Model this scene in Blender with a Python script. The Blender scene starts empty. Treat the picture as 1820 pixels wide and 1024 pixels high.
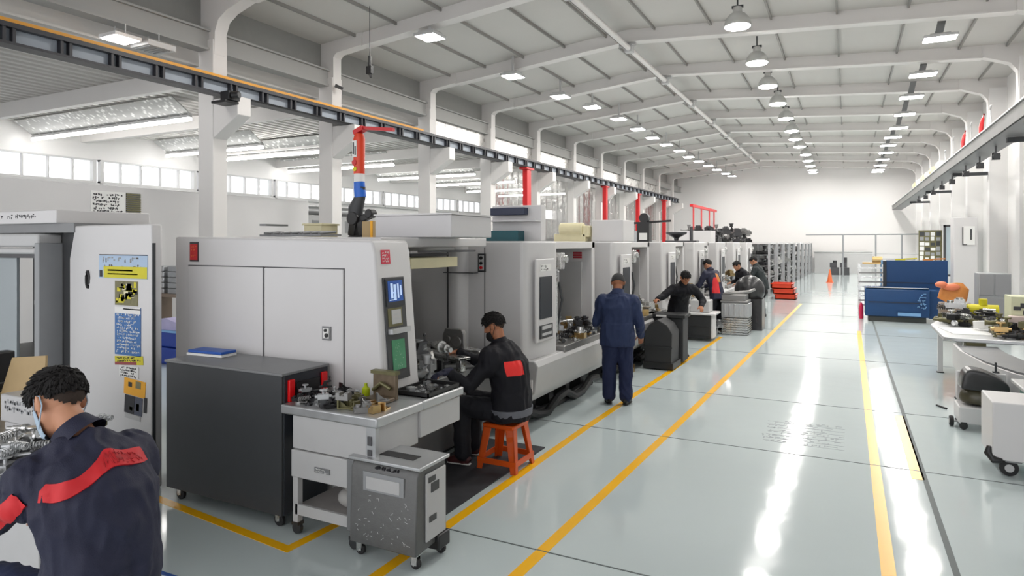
import bpy, bmesh, math, random
from mathutils import Vector, Matrix, Euler, noise
from mathutils.bvhtree import BVHTree
R = math.radians
PI = math.pi
scene = bpy.context.scene
COL = scene.collection

# ------------------------------------------------------------------ materials
MATS = {}
def mat(name, color, rough=0.5, metal=0.0, spec=0.5, emit=None, es=0.0, alpha=1.0, trans=0.0,
        var=0.0, vscale=8.0, bump=0.0, bscale=60.0, rvar=0.0, coat=0.0, stretch=None):
    if name in MATS:
        return MATS[name]
    m = bpy.data.materials.new(name)
    m.use_nodes = True
    nt = m.node_tree
    b = nt.nodes['Principled BSDF']
    c = (color[0], color[1], color[2], 1)
    b.inputs['Base Color'].default_value = c
    b.inputs['Roughness'].default_value = rough
    b.inputs['Metallic'].default_value = metal
    b.inputs['Specular IOR Level'].default_value = spec
    b.inputs['Alpha'].default_value = alpha
    b.inputs['Transmission Weight'].default_value = trans
    b.inputs['Coat Weight'].default_value = coat
    if emit:
        b.inputs['Emission Color'].default_value = (*emit, 1)
        b.inputs['Emission Strength'].default_value = es
    if var or bump or rvar:
        tc = nt.nodes.new('ShaderNodeTexCoord')
        src = tc.outputs['Object']
        if stretch:
            mp = nt.nodes.new('ShaderNodeMapping')
            mp.inputs['Scale'].default_value = stretch
            nt.links.new(src, mp.inputs['Vector'])
            src = mp.outputs['Vector']
    if var or rvar:
        n = nt.nodes.new('ShaderNodeTexNoise')
        n.inputs['Scale'].default_value = vscale
        n.inputs['Detail'].default_value = 5
        nt.links.new(src, n.inputs['Vector'])
    if var:
        mx = nt.nodes.new('ShaderNodeMix')
        mx.data_type = 'RGBA'
        mx.inputs[6].default_value = tuple(max(0, x * (1 - var)) for x in color) + (1,)
        mx.inputs[7].default_value = tuple(min(1, x * (1 + var)) for x in color) + (1,)
        nt.links.new(n.outputs['Fac'], mx.inputs[0])
        nt.links.new(mx.outputs[2], b.inputs['Base Color'])
    if rvar:
        mr = nt.nodes.new('ShaderNodeMapRange')
        mr.inputs['To Min'].default_value = max(0.02, rough - rvar)
        mr.inputs['To Max'].default_value = min(1, rough + rvar)
        nt.links.new(n.outputs['Fac'], mr.inputs['Value'])
        nt.links.new(mr.outputs['Result'], b.inputs['Roughness'])
    if bump:
        n2 = nt.nodes.new('ShaderNodeTexNoise')
        n2.inputs['Scale'].default_value = bscale
        n2.inputs['Detail'].default_value = 3
        nt.links.new(src, n2.inputs['Vector'])
        bp = nt.nodes.new('ShaderNodeBump')
        bp.inputs['Strength'].default_value = bump
        bp.inputs['Distance'].default_value = 0.01
        nt.links.new(n2.outputs['Fac'], bp.inputs['Height'])
        nt.links.new(bp.outputs['Normal'], b.inputs['Normal'])
    MATS[name] = m
    return m

def S(r, g, b):
    f = lambda v: (v / 255 / 12.92) if v / 255 <= 0.04045 else ((v / 255 + 0.055) / 1.055) ** 2.4
    return (f(r), f(g), f(b))

M = dict(
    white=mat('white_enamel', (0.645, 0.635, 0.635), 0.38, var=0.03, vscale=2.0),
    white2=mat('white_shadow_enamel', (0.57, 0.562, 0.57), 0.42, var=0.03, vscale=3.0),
    light=mat('light_grey_enamel', (0.50, 0.50, 0.50), 0.4, var=0.04),
    grey=mat('grey_enamel', (0.30, 0.31, 0.32), 0.45, var=0.05),
    midgrey=mat('mid_grey_metal', (0.22, 0.225, 0.23), 0.42, metal=0.3, var=0.08),
    dark=mat('charcoal_enamel', (0.038, 0.041, 0.045), 0.5, var=0.08),
    darkside=mat('dark_blue_grey', (0.022, 0.026, 0.034), 0.45, var=0.05),
    black=mat('black_plastic', (0.012, 0.012, 0.013), 0.42),
    rubber=mat('black_rubber', (0.016, 0.016, 0.017), 0.7),
    seam=mat('seam_grey', (0.08, 0.08, 0.085), 0.7),
    steel=mat('machined_steel', (0.62, 0.62, 0.61), 0.28, metal=1.0, rvar=0.12, vscale=20),
    dsteel=mat('dark_oiled_steel', (0.10, 0.10, 0.105), 0.33, metal=0.9, rvar=0.12, vscale=20),
    msteel=mat('grey_cast_iron', (0.28, 0.275, 0.27), 0.42, metal=0.85, rvar=0.12, vscale=20),
    brass=mat('brass', (0.55, 0.38, 0.17), 0.3, metal=1.0, rvar=0.1),
    chrome=mat('chrome', (0.8, 0.8, 0.8), 0.12, metal=1.0),
    galv=mat('galvanised_sheet', (0.50, 0.51, 0.52), 0.38, metal=0.75, var=0.1, vscale=12, rvar=0.1),
    charcoal=mat('charcoal_plastic', (0.022, 0.023, 0.025), 0.55, var=0.1),
    brushed=mat('scratched_grey_sheet', (0.125, 0.127, 0.125), 0.42, metal=0.4, var=0.22, vscale=26, rvar=0.14, bump=0.12, bscale=90),
    ceil=mat('roof_sheet', (0.56, 0.545, 0.52), 0.55, var=0.05, vscale=0.8),
    beam=mat('painted_beam', (0.67, 0.65, 0.635), 0.45, var=0.03, vscale=1.5),
    purlin=mat('purlin_shade_grey', (0.27, 0.26, 0.245), 0.5, var=0.05),  # purlin colour darkened to paint in the shadow lines under the roof sheets
    wall=mat('white_wall_panel', (0.72, 0.71, 0.70), 0.55, var=0.02, vscale=0.6),
    winframe=mat('window_frame_paint', (0.55, 0.55, 0.55), 0.45),
    yellow=mat('yellow_floor_paint', S(255, 188, 8), 0.3, var=0.06, vscale=4),
    blue=mat('blue_enamel', S(6, 60, 108), 0.42, var=0.05),
    blueline=mat('blue_floor_paint', S(30, 84, 165), 0.35),
    paleblue=mat('pale_blue_plastic', S(120, 165, 210), 0.4, var=0.1),
    red=mat('red_enamel', S(196, 26, 32), 0.38, var=0.05),
    redlamp=mat('red_plastic', S(230, 18, 24), 0.3),
    orange=mat('orange_plastic', S(214, 84, 14), 0.38, var=0.05, coat=0.2),
    orangered=mat('orange_red_plastic', S(214, 62, 26), 0.38, var=0.06),
    railorange=mat('orange_rail_paint', S(214, 150, 48), 0.5, var=0.12, vscale=3),
    raildark=mat('dark_rail_paint', S(42, 42, 48), 0.42, var=0.1),
    railweb=mat('grey_rail_web', S(150, 158, 168), 0.45, var=0.06),
    screenblue=mat('blue_screen', S(28, 62, 120), 0.15, emit=S(30, 70, 140), es=0.35, var=0.5, vscale=20),
    screengreen=mat('green_screen', S(60, 110, 80), 0.15, emit=S(60, 116, 84), es=0.25, var=0.25, vscale=14),
    bezel=mat('dark_grey_bezel', (0.05, 0.052, 0.055), 0.4),
    paper=mat('white_paper', (0.78, 0.78, 0.76), 0.7),
    ink=mat('dark_ink', (0.03, 0.03, 0.035), 0.7),
    posterblue=mat('blue_poster', S(52, 104, 164), 0.5, var=0.12, vscale=14),
    posteryellow=mat('yellow_poster', S(206, 196, 24), 0.5, var=0.1),
    posterorange=mat('orange_poster', S(240, 172, 26), 0.5),
    posterpale=mat('pale_blue_poster', S(168, 190, 214), 0.5, var=0.08),
    teal=mat('teal_plastic', S(12, 82, 92), 0.4),
    navyplastic=mat('navy_plastic', S(28, 38, 66), 0.4),
    card=mat('cardboard', S(176, 152, 112), 0.75, var=0.1),
    cream=mat('cream_plastic', S(222, 214, 176), 0.5, var=0.08),
    tan=mat('tan_leather', S(196, 124, 56), 0.5, var=0.2, vscale=9),
    brown=mat('brown_enamel', S(126, 110, 96), 0.5, var=0.1),
    lime=mat('lime_paint', S(176, 190, 24), 0.45, var=0.15),
    olive=mat('olive_parts', S(110, 106, 74), 0.4, metal=0.4, var=0.25, vscale=25),
    skin=mat('skin', S(196, 142, 112), 0.5, var=0.06, vscale=18, spec=0.35),
    skin2=mat('skin_deep', S(172, 116, 86), 0.5, var=0.07, vscale=18, spec=0.35),
    hair=mat('black_hair', (0.010, 0.009, 0.009), 0.6, var=0.3, vscale=60, spec=0.2),
    haircut=mat('clipped_hair', (0.045, 0.032, 0.026), 0.75, var=0.4, vscale=120, spec=0.2),
    navy=mat('navy_work_cloth', S(40, 42, 62), 0.62, var=0.12, vscale=9, bump=0.25, bscale=260, spec=0.3),
    navyblue=mat('blue_work_cloth', S(42, 53, 84), 0.68, var=0.12, vscale=9, bump=0.25, bscale=260, spec=0.25),
    navytrouser=mat('navy_trouser_cloth', S(34, 42, 72), 0.7, var=0.12, vscale=9, bump=0.25, bscale=260, spec=0.25),
    blackcloth=mat('black_cloth', S(24, 24, 30), 0.7, var=0.15, vscale=9, bump=0.3, bscale=240, spec=0.25),
    greycloth=mat('grey_cloth', S(104, 106, 114), 0.75, var=0.1, bump=0.3, bscale=240),
    redcloth=mat('red_stripe_cloth', S(206, 32, 40), 0.6, var=0.1, vscale=14),
    redcloth2=mat('dark_red_thread', S(150, 16, 26), 0.6),
    maskblue=mat('pale_mask_cloth', S(176, 196, 214), 0.7),
    glovecloth=mat('dark_blue_glove', S(34, 36, 58), 0.75, var=0.2, bump=0.4, bscale=300),
    plasticbag=mat('black_plastic_bag', (0.03, 0.03, 0.032), 0.28, var=0.3, vscale=5, bump=0.3, bscale=14),
    olivebag=mat('olive_plastic_bag', S(70, 66, 50), 0.3, var=0.5, vscale=12, bump=0.3, bscale=16),
    greenwash=mat('pale_green_enamel', S(112, 150, 142), 0.4, var=0.06),
    cone=mat('traffic_orange', S(226, 110, 60), 0.5),
)

def lamp_mat(name, col, s):
    m = bpy.data.materials.new(name); m.use_nodes = True
    nt = m.node_tree; nt.nodes.clear()
    e = nt.nodes.new('ShaderNodeEmission'); o = nt.nodes.new('ShaderNodeOutputMaterial')
    e.inputs['Color'].default_value = (*col, 1); e.inputs['Strength'].default_value = s
    nt.links.new(e.outputs[0], o.inputs[0]); MATS[name] = m
    return m
M['lamp'] = lamp_mat('lit_lamp_lens', (1.0, 0.97, 0.93), 84.0)
M['tube'] = lamp_mat('lit_tube', (1.0, 0.98, 0.95), 22.0)

def glass_mat(name, tint, rough, fac, bump=0.0, bscale=6):
    m = bpy.data.materials.new(name); m.use_nodes = True
    nt = m.node_tree; nt.nodes.clear()
    o = nt.nodes.new('ShaderNodeOutputMaterial')
    t = nt.nodes.new('ShaderNodeBsdfTransparent'); g = nt.nodes.new('ShaderNodeBsdfGlossy'); mx = nt.nodes.new('ShaderNodeMixShader')
    t.inputs['Color'].default_value = (*tint, 1); g.inputs['Roughness'].default_value = rough
    mx.inputs[0].default_value = fac
    nt.links.new(t.outputs[0], mx.inputs[1]); nt.links.new(g.outputs[0], mx.inputs[2]); nt.links.new(mx.outputs[0], o.inputs[0])
    if bump:
        n = nt.nodes.new('ShaderNodeTexNoise'); n.inputs['Scale'].default_value = bscale; n.inputs['Detail'].default_value = 4
        tc = nt.nodes.new('ShaderNodeTexCoord'); nt.links.new(tc.outputs['Object'], n.inputs['Vector'])
        bp = nt.nodes.new('ShaderNodeBump'); bp.inputs['Strength'].default_value = bump; bp.inputs['Distance'].default_value = 0.05
        nt.links.new(n.outputs['Fac'], bp.inputs['Height']); nt.links.new(bp.outputs[0], g.inputs['Normal'])
    MATS[name] = m
    return m
M['glass'] = glass_mat('window_glass', (0.96, 0.97, 0.97), 0.05, 0.06)
M['film'] = glass_mat('clear_plastic_film', (0.90, 0.90, 0.89), 0.16, 0.30, 0.9, 3.5)
M['door_glass'] = glass_mat('grey_door_glass', (0.5, 0.54, 0.56), 0.15, 0.3)

# ------------------------------------------------------------------ mesh builder
class MB:
    def __init__(s):
        s.v = []; s.f = []; s.mi = []; s.cur = 0
    def m(s, i):
        s.cur = i; return s
    def add(s, vs, fs):
        k = len(s.v)
        s.v += [Vector(v) for v in vs]
        s.f += [[i + k for i in f] for f in fs]
        s.mi += [s.cur] * len(fs)
        return s
    def box(s, a, b, rz=0.0, piv=None):
        x0, y0, z0 = a; x1, y1, z1 = b
        vs = [Vector(p) for p in ((x0,y0,z0),(x1,y0,z0),(x1,y1,z0),(x0,y1,z0),(x0,y0,z1),(x1,y0,z1),(x1,y1,z1),(x0,y1,z1))]
        if rz:
            c = Vector(piv) if piv else Vector(((x0+x1)/2,(y0+y1)/2,0))
            mt = Matrix.Rotation(rz, 3, 'Z')
            vs = [c + mt @ (v - c) for v in vs]
        return s.add(vs, [(0,3,2,1),(4,5,6,7),(0,1,5,4),(1,2,6,5),(2,3,7,6),(3,0,4,7)])
    def obox(s, c, half, X, Y, Z):
        c = Vector(c); X = Vector(X) * half[0]; Y = Vector(Y) * half[1]; Z = Vector(Z) * half[2]
        vs = [c - X - Y - Z, c + X - Y - Z, c + X + Y - Z, c - X + Y - Z, c - X - Y + Z, c + X - Y + Z, c + X + Y + Z, c - X + Y + Z]
        return s.add(vs, [(0,3,2,1),(4,5,6,7),(0,1,5,4),(1,2,6,5),(2,3,7,6),(3,0,4,7)])
    def bar(s, p, q, w, h=None):
        p = Vector(p); q = Vector(q); h = h or w
        d = (q - p); L = d.length; d.normalize()
        up = Vector((0,0,1)) if abs(d.z) < 0.95 else Vector((0,1,0))
        X = d.cross(up).normalized(); Y = X.cross(d).normalized()
        return s.obox((p + q) / 2, (w/2, L/2, h/2), X, d, Y)
    def loft(s, pts, rad, n=12, side=None, caps=True):
        """rings along pts; rad items r or (rside, rdepth); side = reference sideways axis"""
        pts = [Vector(p) for p in pts]
        vs = []; fs = []
        for i, p in enumerate(pts):
            d = (pts[min(i+1, len(pts)-1)] - pts[max(i-1, 0)])
            if d.length < 1e-9: d = Vector((0,0,1))
            d.normalize()
            if side is not None:
                X = Vector(side) - d * d.dot(Vector(side))
            else:
                ref = Vector((0,0,1)) if abs(d.z) < 0.9 else Vector((1,0,0))
                X = ref.cross(d)
            X.normalize(); Y = d.cross(X)
            r = rad[i] if hasattr(rad, '__len__') else rad
            rx, ry = r if hasattr(r, '__len__') else (r, r)
            for k in range(n):
                a = 2 * PI * k / n
                vs.append(p + X * (rx * math.cos(a)) + Y * (ry * math.sin(a)))
        for i in range(len(pts) - 1):
            for k in range(n):
                a = i * n + k; b = i * n + (k + 1) % n
                fs.append((a, b, b + n, a + n))
        if caps:
            fs.append(tuple(range(n - 1, -1, -1)))
            o = (len(pts) - 1) * n
            fs.append(tuple(o + k for k in range(n)))
        return s.add(vs, fs)
    def capsule(s, p, q, r0, r1, n=12, side=None, k=3):
        """tapered limb segment with rounded ends"""
        p = Vector(p); q = Vector(q); d = (q - p).normalized()
        t = lambda r: (r if hasattr(r, '__len__') else (r, r))
        a0, a1 = t(r0), t(r1)
        pts = []; rad = []
        for i in range(k):
            a = PI / 2 * (i + 0.25) / k
            pts.append(p - d * (min(a0) * math.cos(a))); rad.append((a0[0] * math.sin(a), a0[1] * math.sin(a)))
        for j in range(5):
            f = j / 4
            pts.append(p.lerp(q, f)); rad.append((a0[0] + (a1[0]-a0[0]) * f, a0[1] + (a1[1]-a0[1]) * f))
        for i in reversed(range(k)):
            a = PI / 2 * (i + 0.25) / k
            pts.append(q + d * (min(a1) * math.cos(a))); rad.append((a1[0] * math.sin(a), a1[1] * math.sin(a)))
        return s.loft(pts, rad, n, side)
    def cyl(s, p, q, r, r1=None, n=16):
        return s.loft([p, q], [r, r1 if r1 is not None else r], n)
    def tube(s, path, r, n=8):
        return s.loft(path, [r] * len(path), n)
    def lathe(s, prof, c=(0,0,0), n=20, ax='Z', caps=True):
        c = Vector(c); vs = []; fs = []
        for (r, h) in prof:
            for k in range(n):
                a = 2 * PI * k / n
                x, y, z = r * math.cos(a), r * math.sin(a), h
                if ax == 'X': x, y, z = z, x, y
                if ax == 'Y': x, y, z = y, z, x
                vs.append(c + Vector((x, y, z)))
        for i in range(len(prof) - 1):
            for k in range(n):
                a = i * n + k; b = i * n + (k + 1) % n
                fs.append((a, b, b + n, a + n))
        if caps:
            fs.append(tuple(range(n - 1, -1, -1))); o = (len(prof) - 1) * n
            fs.append(tuple(o + k for k in range(n)))
        return s.add(vs, fs)
    def ell(s, c, r, n=14, m=9, rot=None):
        c = Vector(c); vs = []; fs = []
        for i in range(m + 1):
            t = PI * (i + 0.0) / m
            t = min(max(t, 0.06), PI - 0.06)
            for k in range(n):
                a = 2 * PI * k / n
                p = Vector((r[0] * math.sin(t) * math.cos(a), r[1] * math.sin(t) * math.sin(a), -r[2] * math.cos(t)))
                if rot is not None: p = rot @ p
                vs.append(c + p)
        for i in range(m):
            for k in range(n):
                a = i * n + k; b = i * n + (k + 1) % n
                fs.append((a, b, b + n, a + n))
        fs.append(tuple(range(n - 1, -1, -1))); o = m * n
        fs.append(tuple(o + k for k in range(n)))
        return s.add(vs, fs)
    def prism(s, poly, axis, a, b):
        """poly: 2-D points; axis X: (y,z), Y: (x,z), Z: (x,y)"""
        n = len(poly)
        def P(u, v, w):
            return {'X': (w, u, v), 'Y': (u, w, v), 'Z': (u, v, w)}[axis]
        vs = [P(u, v, a) for u, v in poly] + [P(u, v, b) for u, v in poly]
        fs = [tuple(range(n - 1, -1, -1)), tuple(range(n, 2 * n))] + [(i, (i + 1) % n, (i + 1) % n + n, i + n) for i in range(n)]
        return s.add(vs, fs)
    def quad(s, a, b, c, d):
        return s.add([a, b, c, d], [(0, 1, 2, 3)])
    def mesh(s, name, mats, smooth=40):
        me = bpy.data.meshes.new(name)
        me.from_pydata([tuple(v) for v in s.v], [], s.f)
        for m_ in (mats if isinstance(mats, (list, tuple)) else [mats]):
            me.materials.append(m_)
        me.polygons.foreach_set('material_index', s.mi)
        bm = bmesh.new(); bm.from_mesh(me)
        bmesh.ops.recalc_face_normals(bm, faces=bm.faces)
        bm.to_mesh(me); bm.free()
        if smooth:
            me.shade_smooth(); me.set_sharp_from_angle(angle=R(smooth))
        return me

def root_of(o):
    while o.parent: o = o.parent
    return o
def root_inv(o):
    r = root_of(o)
    return (Matrix.Translation(r.location) @ r.rotation_euler.to_matrix().to_4x4()).inverted()

def tag(o, label=None, cat=None, group=None, kind=None):
    if label: o['label'] = label
    if cat: o['category'] = cat
    if group: o['group'] = group
    if kind: o['kind'] = kind
    return o
def thing(name, label, cat, loc=(0, 0, 0), rz=0.0, group=None):
    o = bpy.data.objects.new(name, None); COL.objects.link(o)
    o.empty_display_size = 0.1
    o.location = loc; o.rotation_euler = (0, 0, rz)
    return tag(o, label, cat, group)
def link(name, me, parent=None, bevel=0.0, seg=2):
    o = bpy.data.objects.new(name, me); COL.objects.link(o)
    if parent: o.parent = parent
    if bevel:
        b = o.modifiers.new('edge', 'BEVEL'); b.width = bevel; b.segments = seg; b.limit_method = 'ANGLE'; b.angle_limit = R(50)
    return o
def part(name, mb, mats, parent, bevel=0.0, label=None, world=True, smooth=40):
    """a part; vertices in world coordinates (world) or in the thing's own frame"""
    if world:
        mt = root_inv(parent)
        mb.v = [mt @ v for v in mb.v]
    o = link(name, mb.mesh(name, mats, smooth), parent, bevel)
    if label: o['label'] = label
    return o
def single(name, mb, mats, label, cat, group=None, bevel=0.0, base=None, smooth=40):
    """a thing that is one mesh, its origin moved to its base"""
    xs = [v.x for v in mb.v]; ys = [v.y for v in mb.v]; zs = [v.z for v in mb.v]
    b = Vector(base) if base else Vector(((min(xs)+max(xs))/2, (min(ys)+max(ys))/2, min(zs)))
    mb.v = [v - b for v in mb.v]
    o = link(name, mb.mesh(name, mats, smooth), None, bevel)
    o.location = b
    return tag(o, label, cat, group)
def struct(name, mb, mats, bevel=0.0, parent=None, smooth=40):
    o = link(name, mb.mesh(name, mats, smooth), parent, bevel)
    o['kind'] = 'structure'
    return o
def dup(root, loc, rz=None, label=None, group=None, scale=None):
    kids = {}
    for o in root.children: kids[o] = list(o.children)
    r = root.copy(); COL.objects.link(r); r.location = loc
    if rz is not None: r.rotation_euler = (0, 0, rz)
    if scale is not None: r.scale = (scale,) * 3 if not hasattr(scale, '__len__') else scale
    if label: r['label'] = label
    if group: r['group'] = group
    for ch, gs in kids.items():
        c = ch.copy(); COL.objects.link(c); c.parent = r
        for g in gs:
            d = g.copy(); COL.objects.link(d); d.parent = c
    return r

ORD = ['first', 'second', 'third', 'fourth', 'fifth', 'sixth', 'seventh', 'eighth', 'ninth', 'tenth', 'eleventh', 'twelfth', 'thirteenth', 'fourteenth', 'fifteenth', 'sixteenth']

def scribble(mb, o, U, V, w, h, rows, seed, fill=0.85, stroke=0.18, lift=0.001, dens=1.0):
    """rows of small unreadable print strokes on a surface; o = top-left corner, U right, V down (unit vectors)"""
    rnd = random.Random(seed)
    o = Vector(o); U = Vector(U); V = Vector(V); N = V.cross(U).normalized()
    rh = h / rows
    for r in range(rows):
        x = rnd.uniform(0, 0.04) * w; end = w * rnd.uniform(fill * 0.75, min(1, fill * 1.1))
        while x < end:
            cw = rh * rnd.uniform(0.35, 0.75)
            if rnd.random() < 0.86 * dens:
                for _ in range(rnd.choice((1, 2, 2, 3))):
                    hz = rnd.random() < 0.5
                    a = o + U * (x + rnd.uniform(0, 0.5) * cw) + V * (r * rh + rnd.uniform(0.15, 0.6) * rh)
                    du, dv = (cw * 0.8, rh * stroke) if hz else (rh * stroke, rh * rnd.uniform(0.35, 0.6))
                    c = a + U * du / 2 + V * dv / 2 + N * lift * 0.5
                    mb.obox(c, (du / 2, dv / 2, lift * 0.5), U, V, N)
            x += cw * 1.15
    return mb
# ------------------------------------------------------------------ people
def remesh(ob, voxel, smooth=3, noise_amp=0.0, noise_scale=6.0, seed=0, stretch=(1, 1, 1)):
    """replace ob's overlapping closed pieces by one continuous skin"""
    m_ = ob.modifiers.new('skin', 'REMESH'); m_.mode = 'VOXEL'; m_.voxel_size = voxel; m_.use_smooth_shade = True
    if smooth:
        s_ = ob.modifiers.new('soft', 'SMOOTH'); s_.iterations = smooth; s_.factor = 0.5
    bpy.context.view_layer.update()
    dg = bpy.context.evaluated_depsgraph_get()
    me = bpy.data.meshes.new_from_object(ob.evaluated_get(dg))
    ob.modifiers.clear()
    old = ob.data; ob.data = me; me.name = old.name
    bpy.data.meshes.remove(old)
    if noise_amp:
        off = Vector((seed * 3.1, seed * 1.7, seed * 0.9))
        cos = [v.co.copy() for v in me.vertices]; nrm = [v.normal.copy() for v in me.vertices]
        out = []
        for c, n in zip(cos, nrm):
            p = Vector((c.x * stretch[0], c.y * stretch[1], c.z * stretch[2])) * noise_scale + off
            wv = noise.noise(p * 0.5 + Vector((7, 3, 1)))
            fold = 1 - abs(noise.noise(p + Vector((wv, wv, wv)) * 1.2)) * 2.4   # ridged: cloth folds
            fine = 1 - abs(noise.noise(p * 2.1)) * 2.4
            out += list(c + n * noise_amp * ((fold - 0.4) + 0.45 * (fine - 0.4)))
        me.vertices.foreach_set('co', out); me.update()
    for p in me.polygons: p.use_smooth = True
    return me

class Frame:
    def __init__(s, x, y, fx, fy):
        s.o = Vector((x, y, 0)); s.f = Vector((fx, fy, 0)).normalized(); s.l = Vector((-s.f.y, s.f.x, 0)); s.u = Vector((0, 0, 1))
    def P(s, f, l, u): return s.o + s.f * f + s.l * l + s.u * u
    def D(s, f, l, u): return s.f * f + s.l * l + s.u * u

def hand(mb, wrist, d, n, side, curl=0.5, s=1.0):
    """palm plus five fingers; d = pointing, n = palm normal, side = thumb direction"""
    d = d.normalized(); n = (n - d * n.dot(d)).normalized(); t = side - d * side.dot(d); t = (t - n * t.dot(n)).normalized()
    pe = wrist + d * 0.085 * s
    mb.loft([wrist - d * 0.02, wrist + d * 0.015, wrist + d * 0.05 * s, pe, pe + d * 0.012], [(0.024, 0.018), (0.030, 0.018), (0.040 * s, 0.016), (0.041 * s, 0.013), (0.034, 0.008)], 12, side=t)
    for k, (off, L) in enumerate(((0.029, 0.070), (0.010, 0.078), (-0.010, 0.072), (-0.028, 0.056))):
        p = pe + t * off * s - d * 0.006
        a = curl * (1.0 + 0.12 * k); L *= s
        d1 = (d * math.cos(a * 0.5) + n * math.sin(a * 0.5)); d2 = (d * math.cos(a * 1.3) + n * math.sin(a * 1.3)); d3 = (d * math.cos(a * 2.0) + n * math.sin(a * 2.0))
        p1 = p + d1 * L * 0.45; p2 = p1 + d2 * L * 0.33; p3 = p2 + d3 * L * 0.25
        mb.loft([p, p1, p2, p3, p3 + d3 * 0.006], [0.0092, 0.0088, 0.008, 0.0068, 0.003], 8)
    p = wrist + d * 0.025 + t * 0.026
    p1 = p + (d * 0.6 + t * 0.75).normalized() * 0.035; p2 = p1 + (d * 0.85 + t * 0.35 + n * 0.3).normalized() * 0.03; p3 = p2 + (d + n * 0.4).normalized() * 0.022
    mb.loft([p, p1, p2, p3, p3 + d * 0.005], [0.013, 0.0115, 0.0105, 0.008, 0.003], 8)

def head_axes(fwd, up):
    f = fwd.normalized(); u = (up - f * up.dot(f)).normalized(); l = u.cross(f)
    return f, l, u

def build_head(mb, c, fwd, up):
    f, l, u = head_axes(fwd, up)
    rot = Matrix((f, l, u)).transposed()
    E = lambda p, r: mb.ell(c + f * p[0] + l * p[1] + u * p[2], r, 16, 10, rot)
    E((-0.008, 0, 0.025), (0.098, 0.077, 0.092))
    E((0.020, 0, -0.03), (0.072, 0.066, 0.075))
    E((0.032, 0, -0.072), (0.056, 0.052, 0.046))
    E((0.068, 0, -0.098), (0.020, 0.022, 0.017))
    E((0.078, 0, 0.032), (0.016, 0.052, 0.012))
    mb.loft([c + f * 0.086 + u * 0.022, c + f * 0.100 - u * 0.008, c + f * 0.112 - u * 0.030, c + f * 0.092 - u * 0.037], [0.008, 0.011, 0.014, 0.008], 10)
    E((0.088, 0, -0.058), (0.009, 0.024, 0.007)); E((0.086, 0, -0.069), (0.009, 0.021, 0.007))
    for s_ in (1, -1):
        E((0.058, 0.036 * s_, -0.024), (0.024, 0.020, 0.020))
        er = Matrix((f * 0.85 + l * 0.35 * s_, l * s_ - f * 0.3, u)).transposed()
        mb.ell(c + f * -0.012 + l * 0.081 * s_ - u * 0.012, (0.022, 0.009, 0.034), 10, 8, rot)
        mb.ell(c + f * -0.024 + l * 0.090 * s_ - u * 0.006, (0.012, 0.007, 0.028), 10, 8, rot)
    return f, l, u

def cap_shell(c, f, l, u, scale, cover, n=28, m=18, thick=0.012, jag=0.0, seed=1):
    """hair or cap: a shell over the cranium; cover(az, el) True where the shell is"""
    mb = MB(); rn = random.Random(seed)
    base = lambda az, el: Vector((-0.008, 0, 0.022)) + Vector((0.098 * math.cos(el) * math.cos(az), 0.077 * math.cos(el) * math.sin(az), 0.092 * math.sin(el))) * scale
    W2 = lambda p: c + f * p.x + l * p.y + u * p.z
    idx = {}; vs = []
    for j in range(m + 1):
        el = -PI / 2 + PI * j / m
        for i in range(n):
            az = 2 * PI * i / n
            vs.append(W2(base(az, el)))
    ins = [W2(Vector((-0.008, 0, 0.022)) + (Vector((-0.008, 0, 0.022)) * 0 + Vector((0.098 * math.cos(-PI/2 + PI*j/m) * math.cos(2*PI*i/n), 0.077 * math.cos(-PI/2 + PI*j/m) * math.sin(2*PI*i/n), 0.092 * math.sin(-PI/2 + PI*j/m))) * (scale - thick / 0.09))) for j in range(m + 1) for i in range(n)]
    k = len(vs); vs += ins; fs = []
    on = lambda j, i: cover(2 * PI * (i + 0.5) / n, -PI / 2 + PI * (j + 0.5) / m)
    for j in range(m):
        for i in range(n):
            if not on(j, i): continue
            a, b, c2, d = j * n + i, j * n + (i + 1) % n, (j + 1) * n + (i + 1) % n, (j + 1) * n + i
            fs += [(a, b, c2, d), (a + k, d + k, c2 + k, b + k)]
            if j == 0 or not on(j - 1, i): fs.append((a, a + k, b + k, b))
            if j == m - 1 or not on(j + 1, i): fs.append((d, c2, c2 + k, d + k))
            if not on(j, (i + 1) % n): fs.append((b, b + k, c2 + k, c2))
            if not on(j, (i - 1) % n): fs.append((a, d, d + k, a + k))
    mb.add(vs, fs)
    return mb

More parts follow.
